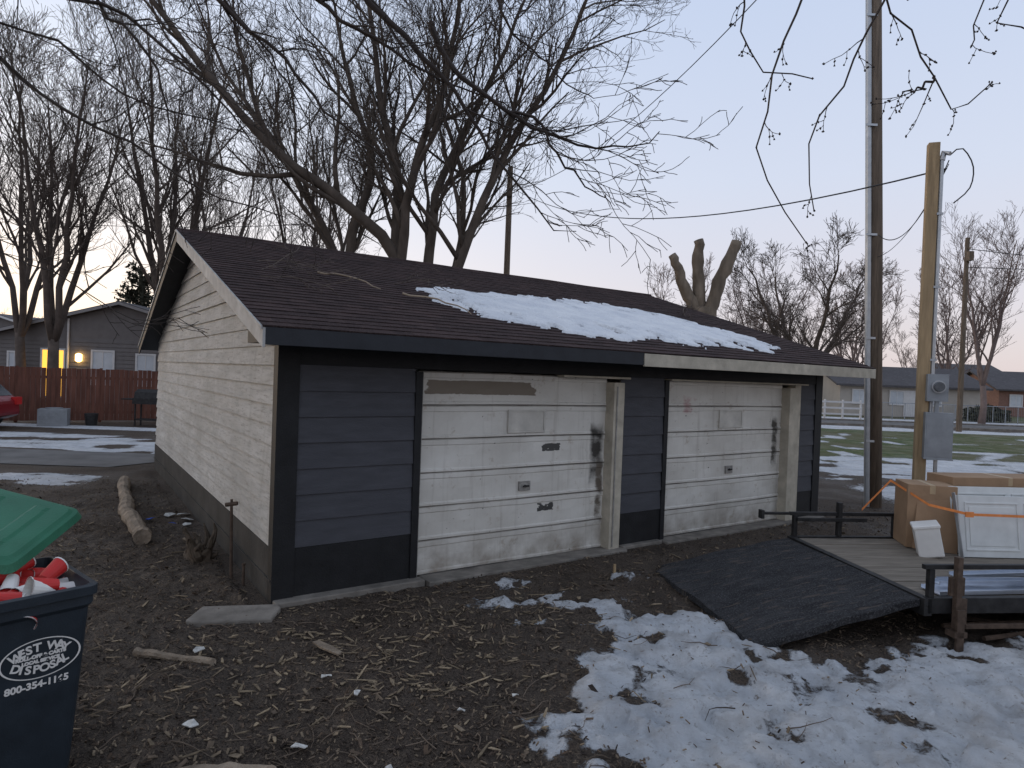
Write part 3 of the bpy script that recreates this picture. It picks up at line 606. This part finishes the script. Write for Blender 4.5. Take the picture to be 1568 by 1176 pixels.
# ------------------------------------------------------------------ trash bin
BN=empty('trash_bin',(-2.56,3.354,0),math.atan2(.77,.64))
def loft(mb,secs):
    vs=[];n=len(secs[0])
    for s in secs: vs+=s
    fs=[(a*n+i,a*n+(i+1)%n,(a+1)*n+(i+1)%n,(a+1)*n+i) for a in range(len(secs)-1) for i in range(n)]
    mb.add(vs,fs)
def rrect(hx,hy,r,z,k=5,oy=0):
    out=[]
    for cx,cy,a0 in ((hx-r,-hy+r,-90),(hx-r,hy-r,0),(-hx+r,hy-r,90),(-hx+r,-hy+r,180)):
        for i in range(k+1): a=R(a0+90*i/k); out.append((cx+r*math.cos(a),cy+r*math.sin(a)+oy,z))
    return out
mb=MB()
loft(mb,[rrect(.22,.25,.04,.03),rrect(.235,.275,.05,.10),rrect(.285,.335,.05,.93),rrect(.30,.35,.05,.95),rrect(.30,.35,.05,1.0),rrect(.315,.365,.05,1.0),rrect(.315,.365,.05,1.045),rrect(.285,.335,.04,1.05),rrect(.275,.325,.04,1.0),rrect(.24,.29,.04,.5)])
mb.add(rrect(.24,.29,.04,.5),[tuple(range(24))]); mb.add(rrect(.22,.25,.04,.03),[tuple(range(24))[::-1]])
mb.obj('body',M_bin,BN,smooth=False,bevel=.002)
mb=MB(); mb.tube([(-.3,.40,.98),(.3,.40,.98)],.016,8); mb.obj('handle',M_bin,BN)
mb=MB(); 
for x in (-.27,.27): mb.tube([(x-.03,.30,.12),(x+.03,.30,.12)],.12,20)
mb.obj('wheels',M_tire,BN)
def txt(s,x,z,size,name,rot=0):
    cu=bpy.data.curves.new(name,'FONT'); cu.body=s; cu.size=size; cu.align_x='CENTER'; cu.align_y='CENTER'; cu.extrude=.0008; cu.offset=.0018
    o=bpy.data.objects.new(name,cu); link(o,BN); yf=-(.275+(.335-.275)*(z-.10)/.83)-.003; o.location=(x,yf,z); o.rotation_euler=(R(90+4.1),R(rot),0); o.data.materials.append(M_whitep); return o
cx=.075; zc=.725
def arc_text(s,size,rad_x,rad_z,a0,a1,flip):
    for i,ch in enumerate(s):
        if ch==' ': continue
        ad=a0+(a1-a0)*i/(len(s)-1); a=R(ad); x=cx+rad_x*math.cos(a); z=zc+rad_z*math.sin(a)
        txt(ch,x,z,size,'letter_%s_%d'%('b' if flip else 't',i),(90-ad)*.30 if not flip else (ad+90)*-.30)
arc_text('WEST WAY',.058,.118,.056,150,30,False); arc_text('DISPOSAL',.056,.118,.054,-150,-30,True)
txt('ROLL-OFF & CARTS',cx,zc+.013,.024,'logo_text_small'); txt('LOCAL SERVICE',cx,zc-.013,.022,'logo_text_small2'); txt('800-354-1165',cx-.01,zc-.132,.047,'phone_text')
mb=MB(); K=48
def face_y(z): return -(.275+(.335-.275)*(z-.10)/.83)-.004
for k in range(K):
    a=2*math.pi*k/K;b=2*math.pi*(k+1)/K; q=[]
    for (an,rr) in ((a,1),(b,1),(b,.95),(a,.95)):
        z=zc+.100*rr*math.sin(an); q.append((cx+.170*rr*math.cos(an),face_y(z),z))
    mb.add(q,[(3,2,1,0)])
mb.obj('logo_ring',M_whitep,BN)
BI=(Matrix.Translation((-2.56,3.354,0))@Matrix.Rotation(math.atan2(.77,.64),4,'Z')).inverted()
# lid pushed up and askew by the waste
LA=Vector((-2.58,4.0,1.27));LB=Vector((-2.53,3.34,1.10));LC=Vector((-3.2,3.97,1.42));LDn=Vector((-3.12,3.28,1.24))
mb=MB(); nn=36; nrm=(LB-LA).cross(LC-LA).normalized(); nrm=-nrm if nrm.z<0 else nrm
T_=[]
for i in range(nn+1):
    for j in range(nn+1):
        a=-1+2*i/nn; b=-1+2*j/nn; m=max(abs(a),abs(b)); s_=1.0
        if m>0: q_=(abs(a)**14+abs(b)**14)**(1/14); s_=m/q_
        u=(a*s_+1)/2; v=(b*s_+1)/2; p=LA.lerp(LB,u).lerp(LC.lerp(LDn,u),v)
        h=.020*(1-m**12)+(.012 if m<.84 else 0)+(.010 if (abs(abs(b)-.40)<.10 and abs(a)<.65) else 0)
        if m>.95: h-=.028
        T_.append(BI@(p+nrm*h))
w=nn+1; fs=[(i*w+j,(i+1)*w+j,(i+1)*w+j+1,i*w+j+1) for i in range(nn) for j in range(nn)]
mb.add(T_,fs); o=mb.obj('lid',M_lid,BN,smooth=False); so_=o.modifiers.new('s','SOLIDIFY'); so_.thickness=.006
random.seed(5)
CP=MB()
def cup(p,d,s=1,col=0):
    p=Vector(p); d=Vector(d).normalized(); CP.cur=col
    u=d.cross(Vector((.3,.2,1))).normalized(); w=u.cross(d); sq=random.uniform(.62,1)
    def ringp(off,r,sqq): return [p+d*off+(u*math.cos(a)*sqq+w*math.sin(a))*r*s for a in [2*math.pi*k/16 for k in range(16)]]
    secs=[ringp(0,.030,1),ringp(.04*s,.036,1),ringp(.08*s,.041,(1+sq)/2),ringp(.118*s,.047,sq)]
    loft(CP,secs); CP.add(secs[0],[tuple(range(16))])
    CP.cur=1; loft(CP,[ringp(.113*s,.0480,sq),ringp(.1195*s,.0495,sq)]); loft(CP,[ringp(.02,.028,1),ringp(.118*s,.0445,sq)]); CP.add(ringp(.02,.028,1),[tuple(range(16))])
for k in range(64):
    x=random.uniform(-.22,.22); y=random.uniform(-.26,.28); z=.98+random.uniform(-.07,.055)+(.05*(1-abs(x)/.25))
    d=Vector((random.uniform(-1,1),random.uniform(-.6,1),random.uniform(-.3,.4))); cup((x,y,z),d,random.uniform(.95,1.05),1 if random.random()<.25 else 0)
CP.obj('red_cups',[M_red,M_whitep],BN,smooth=False)
mb=MB(); mb.quad((-.27,-.32,.93),(.27,-.32,.93),(.27,.32,.93),(-.27,.32,.93)); mb.obj('bagged_waste',M_dkmetal,BN)
# ------------------------------------------------------------------ debris
random.seed(77); mb=MB()
def ingar(x,y,m=.15):
    lx=(x+2.14)*.824+(y-6.07)*.567; ly=-(x+2.14)*.567+(y-6.07)*.824; return -m<lx<9.1 and -m<ly<9.4
cols=[(.13,.092,.065,1),(.08,.058,.044,1),(.18,.135,.095,1),(.038,.029,.024,1),(.27,.21,.145,1),(.15,.115,.085,1)]
cnt=0
while cnt<19000:
    y=2.6+9.5*random.random()**1.5; x=random.uniform(-.85*y-.3,.66*y)
    if ingar(x,y) or sg(x,y)>.45 and random.random()<.95: continue
    if x>.3 and random.random()<.30: continue
    cnt+=1; l=random.uniform(.005,.018)*(1 if random.random()<.92 else 2.2); w_=l*random.uniform(.12,.5); z=zg(x,y)+.003+random.uniform(0,.004)
    M=Matrix.Translation((x,y,z))@Matrix.Rotation(random.uniform(0,6.28),4,'Z')@Matrix.Rotation(random.gauss(0,.5),4,'Y')@Matrix.Rotation(random.gauss(0,.4),4,'X')
    mb.col=random.choice(cols); mb.box(-l,l,-w_,w_,-.002,random.uniform(.001,.004),M)
mb.obj('mulch_debris',M_vcol)
mb=MB(); cnt=0
while cnt<620:
    q_=random.random()
    if q_<.35: x=random.gauss(-1.1,.75); y=random.gauss(4.9,.5)
    elif q_<.5: x=random.gauss(-.1,.8); y=random.gauss(5.9,.35)
    else: y=random.uniform(2.9,8.5); x=random.uniform(-.8*y,.42*y)
    if ingar(x,y) or sg(x,y)>.6: continue
    cnt+=1; l=random.uniform(.012,.065)*(1 if random.random()<.9 else 2.0); w_=random.uniform(.002,.011); z=zg(x,y)+.008
    c=random.uniform(.45,1.15); mb.col=(.36*c,.28*c,.185*c,1)
    M=Matrix.Translation((x,y,z))@Matrix.Rotation(random.uniform(0,6.28),4,'Z')@Matrix.Rotation(random.gauss(0,.14),4,'Y')
    pts=[(-l,-w_,0),(-l*.3,-w_*1.2,0),(l,-w_*.3,0),(l*.8,w_*.8,0),(-l*.6,w_,0)]; mb.poly_extrude([M@Vector(p) for p in pts],(0,0,random.uniform(.002,.007)))
mb.obj('wood_splinters',M_vcol)
mb=MB(); cnt=0
while cnt<520:
    y=random.uniform(2.9,9); x=random.uniform(-.8*y,.55*y)
    if ingar(x,y) or (sg(x,y)>.5 and random.random()<.9): continue
    cnt+=1; a=random.uniform(0,6.28); l=random.uniform(.06,.36); p=Vector((x,y,zg(x,y)+.006)); pts=[p]
    for i in range(4): a+=random.gauss(0,.3); q=pts[-1]+Vector((math.cos(a),math.sin(a),0))*l/4; q.z=zg(q.x,q.y)+.006+random.uniform(0,.008); pts.append(q)
    c=random.uniform(.5,1.8); mb.col=(.13*c,.10*c,.075*c,1); r=random.uniform(.0015,.005); mb.tube(pts,[r,r,r*.8,r*.6,r*.4],5)
mb.obj('fallen_twigs',M_vcol)
mb=MB()
for (x,y,s,c) in [(-1.87,3.95,.05,.7),(-1.22,4.55,.04,.65),(-1.15,3.75,.045,.7),(-.95,4.3,.03,.7),(-3.35,7.9,.06,.5),(-.25,4.2,.025,.6),(-.6,3.6,.025,.5),(.1,4.45,.025,.7),(-2.3,4.95,.045,.6),(-4.5,9.2,.08,.7),(-4.7,9.5,.09,.75),(-4.3,8.8,.06,.7),(-4.9,9.0,.07,.2),(-4.85,9.4,.09,.7),(-4.6,9.0,.05,.2)]:
    a=random.uniform(0,6); mb.col=(c,c,c*.95,1) if c>.3 else (.05,.12,.5,1); M=Matrix.Translation((x,y,zg(x,y)+.02))@Matrix.Rotation(a,4,'Z')@Matrix.Rotation(.2,4,'X')
    mb.poly_extrude([M@Vector(p) for p in [(-s,-s*.5,0),(s*.7,-s*.6,.01),(s,s*.3,0),(-s*.2,s*.6,.01),(-s*.9,s*.3,0)]],(0,0,.006))
mb.obj('paper_litter',M_vcol)
def logobj(name,pts,r,mat,n=16,k=12,jit=.03):
    mb=MB(); q=resample(pts,n,jit); mb.tube(q,[r*random.uniform(.82,1.15) for _ in q],k); return mb.obj(name,mat,smooth=False)
logobj('log',[(-6.8,11.6,.08),(-5.4,9.3,.09),(-4.35,7.85,.08)],.095,M_log,26,10,.02)
logobj('log',[(-2.75,4.9,.02),(-2.1,4.75,.025)],.030,M_log,9,8,.008); logobj('log',[(-1.75,3.42,.02),(-1.35,3.5,.025),(-1.2,3.47,.02)],.04,M_log,10,9,.012)
mb=MB(); random.seed(8)
for k in range(22):
    a=random.uniform(0,6.28); d=Vector((math.cos(a)*.16,math.sin(a)*.16,random.uniform(.05,.36))); b0=Vector((-3.42,7.32,0))+rdir()*.06
    mb.tube(resample([b0,b0+d*.5+rdir()*.04,b0+d],5,.02),[random.uniform(.035,.065),.045,.035,.022,.006],6)
mb.obj('root_debris',mk('root_wood',(.11,.085,.062),.95,.5,8,.6,20,dist=.03))
mb=MB(); mb.tube([(-2.83,6.76,-.05),(-2.85,6.76,.76)],.016,8); mb.tube([(-2.91,6.76,.75),(-2.79,6.76,.77)],.022,8); mb.tube([(-2.85,6.76,.77),(-2.85,6.76,.81)],.014,8); mb.obj('standpipe',M_rust)
mb=MB(); mb.tube([(-2.62,6.55,-.05),(-2.62,6.55,.2)],.014,8); mb.tube([(-2.62,6.55,.2),(-2.62,6.55,.215)],.02,8); mb.obj('pipe_stub',M_rust)
mb=MB(); mb.poly_extrude([(-.40,-.13,-.05),(-.30,-.19,-.05),(.30,-.17,-.05),(.34,.10,-.05),(.30,.19,-.05),(-.34,.20,-.05)],(0,0,.082)); mb.obj('concrete_slab',M_concrete,bevel=.014,loc=(-2.32,5.72,.0),rz=R(12))
mb=MB(); mb.poly_extrude([(-.17,-.02,0),(-.05,-.04,0),(.17,-.03,0),(.15,.02,0),(.02,.035,0),(-.15,.03,0)],(0,0,.016)); mb.obj('wood_plank',M_log,bevel=.002,loc=(-1.35,5.05,.03),rz=R(-38))
mb=MB(); mb.box(-.012,.012,-.012,.012,0,.13); mb.obj('survey_stake',M_wood,loc=(1.22,7.3,0),rz=R(20))
random.seed(13); Pr=dict(n=[5,3],len=[.45,.2],ang=(20,50),up=0,wan=.2,rmax=[.012,.008],rmin=.005)
def rp(x,s,h=.05): return (x,s-.6,2.535+SL*s+h)
mb=MB()
for pts,r in [([rp(.95,2.6),rp(1.3,2.3,.09),rp(1.5,1.9)],.014),([rp(1.75,1.8),rp(2.1,1.45,.08),rp(2.25,1.0)],.014)]:
    q=resample(pts,8,.02); mb.tube(q,[r*(1-.6*i/7) for i in range(8)],6)
mb.obj('fallen_branch',mk('dry_branch',(.34,.27,.20),.9,.2,6,.2),GA)
polys=[]
for pts in [[rp(.2,2.3),rp(.6,2.5,.25),rp(.9,2.9,.4)],[rp(.3,2.9),rp(.6,2.5,.15),rp(1.1,2.4,.08)],[rp(.1,1.9),rp(.5,1.8,.1),rp(.8,1.5,.05)],[rp(1.9,2.4),rp(2.2,2.1,.2),rp(2.5,2.1,.1)],[rp(7.8,2.6),rp(8.1,2.9,.2),rp(8.6,3.0,.15)]]:
    q=resample(pts,6,.02); rad=[.007]*6; polys.append((q,rad)); children(polys,q,rad,1,0,Pr,.1)
mb=MB(); tree_mesh(mb,polys); mb.obj('roof_twigs',M_barkl2,GA)
# ------------------------------------------------------------------ left background : fence, house, car
M_fence=mk('red_fence',(.145,.062,.044),.9,.4,3,.4,20,mapsc=(3,3,.4))
a=Vector((-27,15.9,0)); b=Vector((-10.6,25.4,0)); FE=empty('wooden_fence',a,math.atan2(b.y-a.y,b.x-a.x)); LF=(b-a).length
mb=MB(); x=0
while x<LF:
    h=1.86+random.uniform(-.02,.02); mb.box(x,x+.135,0,.02,.06,h); x+=.143
x=0
while x<LF: mb.box(x,x+.09,.06,.15,0,1.9); x+=2.4
mb.box(0,LF,.022,.058,.3,.39); mb.box(0,LF,.022,.058,1.5,1.59); mb.obj('pickets',M_fence,FE)
HS=empty('grey_house',(-19.8,33.2,0),R(6)); M_hs=mk('grey_siding',(.17,.158,.155),.85,.12,3,.1,20); M_rf=mk('grey_roof',(.10,.095,.10),.95,.25,6,.3,30); M_wt=mk('white_window_trim',(.62,.62,.62),.6,.08,5,0)
def gable_house(par,hw,dp,ze,zr,ms,mr,mt,lapn=16):
    mb=MB()
    h=ze/lapn
    for i in range(lapn): mb.quad((-hw,-.03,i*h),(hw,-.03,i*h),(hw,0,i*h+h),(-hw,0,i*h+h)); 
    mb.quad((-hw,dp,0),(-hw,0,0),(-hw,0,ze),(-hw,dp,ze)); mb.quad((hw,0,0),(hw,dp,0),(hw,dp,ze),(hw,0,ze)); mb.quad((hw,dp,0),(-hw,dp,0),(-hw,dp,ze),(hw,dp,ze))
    mb.add([(-hw,0,ze),(hw,0,ze),(0,0,zr)],[(0,1,2)]); mb.add([(-hw,dp,ze),(hw,dp,ze),(0,dp,zr)],[(2,1,0)]); mb.obj('walls',ms,par)
    mb=MB(); sl=(zr-ze)/hw; o=.5; e=.4
    for s in (-1,1): mb.poly_extrude([(s*(hw+o),-e,ze-sl*o),(0,-e,zr+.02),(0,-e,zr+.17),(s*(hw+o),-e,ze-sl*o+.15)],(0,dp+2*e,0))
    mb.obj('roof',mr,par)
    mb=MB()
    for s in (-1,1): mb.poly_extrude([(s*(hw+o),-e-.03,ze-sl*o-.03),(0,-e-.03,zr-.01),(0,-e-.03,zr+.13),(s*(hw+o),-e-.03,ze-sl*o+.11)],(0,.025,0))
    mb.obj('fascia',mt,par)
gable_house(HS,6.2,9,3.25,5.0,M_hs,M_rf,mk('taupe_trim',(.30,.29,.29),.7,.1,5,0))
M_warm=emis('lit_window',(1.0,.50,.07),1.5); M_glow=emis('porch_lamp_glass',(1.0,.60,.18),10.0); M_pane=mk('window_glass',(.52,.57,.62),.15,.15,2,0,spec=.6)
def window(par,x,z0,z1,w,gl,y=-.03):
    mb=MB(); f=.09; mb.box(x-w/2-f,x+w/2+f,y-.05,y,z1,z1+f); mb.box(x-w/2-f,x+w/2+f,y-.05,y,z0-f,z0); mb.box(x-w/2-f,x-w/2,y-.05,y,z0,z1); mb.box(x+w/2,x+w/2+f,y-.05,y,z0,z1); mb.box(x-.02,x+.02,y-.03,y,z0,z1)
    mb.cur=1; mb.box(x-w/2,x+w/2,y-.015,y,z0,z1); mb.obj('window',[M_wt,gl],par)
window(HS,-3.2,.3,2.6,1.0,M_warm); window(HS,-.85,1.0,2.6,.95,M_pane); window(HS,1.2,1.0,2.5,.8,M_pane); window(HS,2.8,1.0,2.5,.8,M_pane); window(HS,-5.0,1.2,2.4,.5,M_pane)
mb=MB(); mb.tube([(-1.95,-.14,2.05),(-1.95,-.14,2.12),(-1.95,-.14,2.42),(-1.95,-.14,2.48)],[.06,.15,.15,.05],8); mb.obj('porch_lamp',M_glow,HS)
mb=MB(); mb.tube([(-2.5,-.08,0),(-2.5,-.08,4.2)],.05,6); mb.obj('downspout',M_wt,HS)
H2=empty('grey_house',(-36,46,0),R(-4)); gable_house(H2,7,9,3.0,5.0,M_hs,M_rf,M_wt)
CA=empty('parked_car',(-17.45,19.4,0),R(8)); M_car=mk('red_car_paint',(.20,.012,.018),.25,.08,3,0,spec=.6)
mb=MB(); prof=[(-2.2,.35),(-2.25,.75),(-2.1,.92),(-1.2,1.0),(-.5,1.42),(.9,1.46),(1.6,1.38),(2.05,.98),(2.22,.85),(2.25,.40),(1.9,.28),(-1.9,.28)]
mb.poly_extrude([(x,-.85,z) for x,z in prof],(0,1.7,0)); mb.obj('body',M_car,CA,bevel=.09)
mb=MB(); 
for s in (-.862,.862): mb.poly_extrude([(-1.0,s,1.02),(-.45,s,1.34),(.9,s,1.38),(1.4,s,1.32),(1.7,s,1.0)],(0,.004 if s>0 else -.004,0))
mb.quad((1.72,-.7,1.33),(1.72,.7,1.33),(2.04,.75,1.0),(2.04,-.75,1.0)); mb.obj('windows',mk('car_glass',(.02,.022,.025),.1,.1,2,0,spec=.6),CA)
mb=MB()
for x in (-1.4,1.4):
    for s in (-.8,.8): mb.cur=0; mb.tube([(x,s-.1,.33),(x,s+.1,.33)],.33,24); mb.cur=1; mb.tube([(x,s-.108,.33),(x,s+.108,.33)],.2,14)
mb.obj('wheels',[M_tire,M_galv],CA)
mb=MB(); mb.box(2.12,2.27,.55,.84,.72,.95); mb.box(2.12,2.27,-.84,-.55,.72,.95); mb.obj('tail_lights',emis('tail_lens',(.35,.01,.01),.1),CA)
GRL=empty('barbecue_grill',(-12.35,22.4,0)); mb=MB(); mb.box(-.45,.45,-.25,.25,.75,.95); mb.poly_extrude([(-.4,-.25,.95),(-.4,-.2,1.15),(-.4,0,1.25),(-.4,.2,1.15),(-.4,.25,.95)],(.8,0,0)); mb.box(-.85,-.45,-.22,.22,.88,.92); mb.box(.45,.85,-.22,.22,.88,.92)
for x in (-.4,.36):
    for y in (-.2,.16): mb.box(x,x+.04,y,y+.04,0,.75)
mb.box(-.4,.4,-.2,.2,.2,.24); mb.obj('grill_body',M_dkmetal,GRL)
mb=MB(); mb.box(-.4,.4,-.3,.3,0,.55); mb.tube([(0,0,.55),(0,0,.58)],.25,16)
for k in range(9): mb.box(-.38,.38,-.31,-.30,.05+k*.055,.07+k*.055)
mb.obj('air_conditioner',M_grey,loc=(-14.9,21.4,0),rz=R(25))
mb=MB(); mb.tube([(0,0,0),(0,0,.35),(0,0,.4)],[.16,.2,.2],12); mb.obj('plant_pot',M_dkmetal,loc=(-14.0,21.9,0))
# ------------------------------------------------------------------ right background
M_bg=mk('beige_siding',(.42,.39,.35),.85,.1,2,0); M_brick=mk('brick_red',(.24,.14,.11),.9,.2,6,0)
def long_house(name,x,y,w,dp,ze,zr,ms,r=0):
    P=empty(name,(x,y,0),R(r)); mb=MB(); mb.box(0,w,0,dp,0,ze); mb.add([(0,0,ze),(0,dp,ze),(0,dp/2,zr)],[(0,1,2)]); mb.add([(w,0,ze),(w,dp,ze),(w,dp/2,zr)],[(0,1,2)]); mb.obj('walls',ms,P)
    mb=MB(); o=.5; sl=(zr-ze)/(dp/2)
    for s in (0,1):
        ya=-o if s==0 else dp+o
        mb.poly_extrude([(-o,ya,ze-sl*o),(-o,dp/2,zr),(-o,dp/2,zr+.15),(-o,ya,ze-sl*o+.15)],(w+2*o,0,0))
    mb.obj('roof',M_rf,P)
    k=1.5
    while k<w-1.2: window(P,k,1.0,2.0,1.0,M_pane); k+=2.9
    mb=MB(); mb.box(w*.45,w*.45+.95,-.06,-.01,0.05,2.1); mb.obj('front_door',M_wt,P)
long_house('bungalow',26,52,11,8,2.5,3.9,M_bg,-2); long_house('bungalow',46,62,12,8,2.6,4.2,M_brick,-6); long_house('two_storey_house',61,92,8,7,4.6,6.0,M_bg,0); long_house('bungalow',8,58,12,8,2.5,4.2,M_bg,0)
mb=MB(); 
for k in range(4): mb.box(k*1.2,k*1.2+.1,0,.1,0,1.35)
for z in (.4,.8,1.2): mb.box(0,3.7,-.02,.0,z-.06,z+.06)
mb.obj('white_rail_fence',M_wt,loc=(19.6,43.6,0))
mb=MB()
for k in range(14): mb.tube([(k*.9,0,0),(k*.9,0,1.2)],.03,6)
mb.tube([(0,0,1.2),(11.7,0,1.2)],.025,6)
for k in range(90): mb.tube([(k*.13,0,.05),(k*.13,0,1.2)],.006,3)
mb.obj('chain_link_fence',M_grey,loc=(25.5,47,0))
mb=MB()
for i in range(900):
    a=random.uniform(0,6.28); rr=random.uniform(0,1)**.5; zz=random.random(); p=Vector((rr*1.6*math.cos(a),rr*1.2*math.sin(a),.1+zz*1.2*(1.1-rr*.5))); u=rdir()*.12; w_=rdir()*.07; mb.quad(p-u-w_,p+u-w_,p+u+w_,p-u+w_)
for k in range(10): a=k*.63; mb.tube([(0,0,0),(math.cos(a),math.sin(a)*.8,1)],[.03,.01],4)
mb.obj('shrub',mk('shrub_foliage',(.06,.062,.04),.9,.4,2,0),loc=(35.5,49,0))
# ------------------------------------------------------------------ light
az=Vector((-1,.42,0)).normalized(); el=4
wd=bpy.data.worlds.new('World'); scn.world=wd; wd.use_nodes=True; nt=wd.node_tree; N_=nt.nodes; bg=N_['Background']
sky=N_.new('ShaderNodeTexSky'); sky.sky_type='NISHITA'; sky.sun_disc=False; sky.sun_elevation=R(el); sky.sun_rotation=math.atan2(az.x,az.y)
tc=N_.new('ShaderNodeTexCoord'); sep=N_.new('ShaderNodeSeparateXYZ'); nt.links.new(tc.outputs['Generated'],sep.inputs[0])
rp_=N_.new('ShaderNodeValToRGB'); nt.links.new(sep.outputs[2],rp_.inputs[0]); e=rp_.color_ramp.elements
e[0].position=0; e[0].color=(.66,.58,.60,1); e[1].position=1; e[1].color=(.46,.52,.64,1)
for p,c_ in ((.12,(.66,.63,.71)),(.28,(.60,.645,.78)),(.5,(.52,.60,.78))):
    x=e.new(p); x.color=(*c_,1)
dt=N_.new('ShaderNodeVectorMath'); dt.operation='DOT_PRODUCT'; nt.links.new(tc.outputs['Generated'],dt.inputs[0]); dt.inputs[1].default_value=(az.x,az.y,.05)
def wm(op,a,b):
    m=N_.new('ShaderNodeMath'); m.operation=op; m.use_clamp=False
    for i,v in enumerate((a,b)):
        if isinstance(v,(int,float)): m.inputs[i].default_value=v
        else: nt.links.new(v,m.inputs[i])
    return m.outputs[0]
gl=wm('POWER',wm('MAXIMUM',dt.outputs['Value'],0.0),2.0)
inv=wm('SUBTRACT',1.0,wm('MAXIMUM',sep.outputs[2],0.0)); gl2=wm('MULTIPLY',gl,wm('POWER',inv,7.0)); gl3=wm('MULTIPLY',gl,wm('POWER',inv,1.2))
def wmix(mode,f,a,b):
    m=N_.new('ShaderNodeMix'); m.data_type='RGBA'; m.blend_type=mode
    for s_,v in ((m.inputs[0],f),(m.inputs[6],a),(m.inputs[7],b)):
        if isinstance(v,(int,float)): s_.default_value=v
        elif isinstance(v,tuple): s_.default_value=v
        else: nt.links.new(v,s_)
    return m.outputs[2]
c1=wmix('ADD',gl2,rp_.outputs[0],(.60,.34,.0,1)); c1=wmix('ADD',gl3,c1,(.36,.33,.27,1))
c2=wmix('MULTIPLY',1.0,sky.outputs[0],(.04,.04,.04,1)); c3=wmix('ADD',1.0,c1,c2)
nt.links.new(c3,bg.inputs[0]); bg.inputs[1].default_value=1.05
sun=bpy.data.lights.new('sun','SUN'); sun.energy=.36; sun.angle=R(14); sun.color=(1,.91,.78); so=bpy.data.objects.new('sun',sun); link(so)
so.rotation_euler=(-(az+Vector((0,0,math.tan(R(el)))))).to_track_quat('-Z','Y').to_euler()
scn.view_settings.view_transform='Standard'; scn.view_settings.look='None'; scn.view_settings.exposure=0
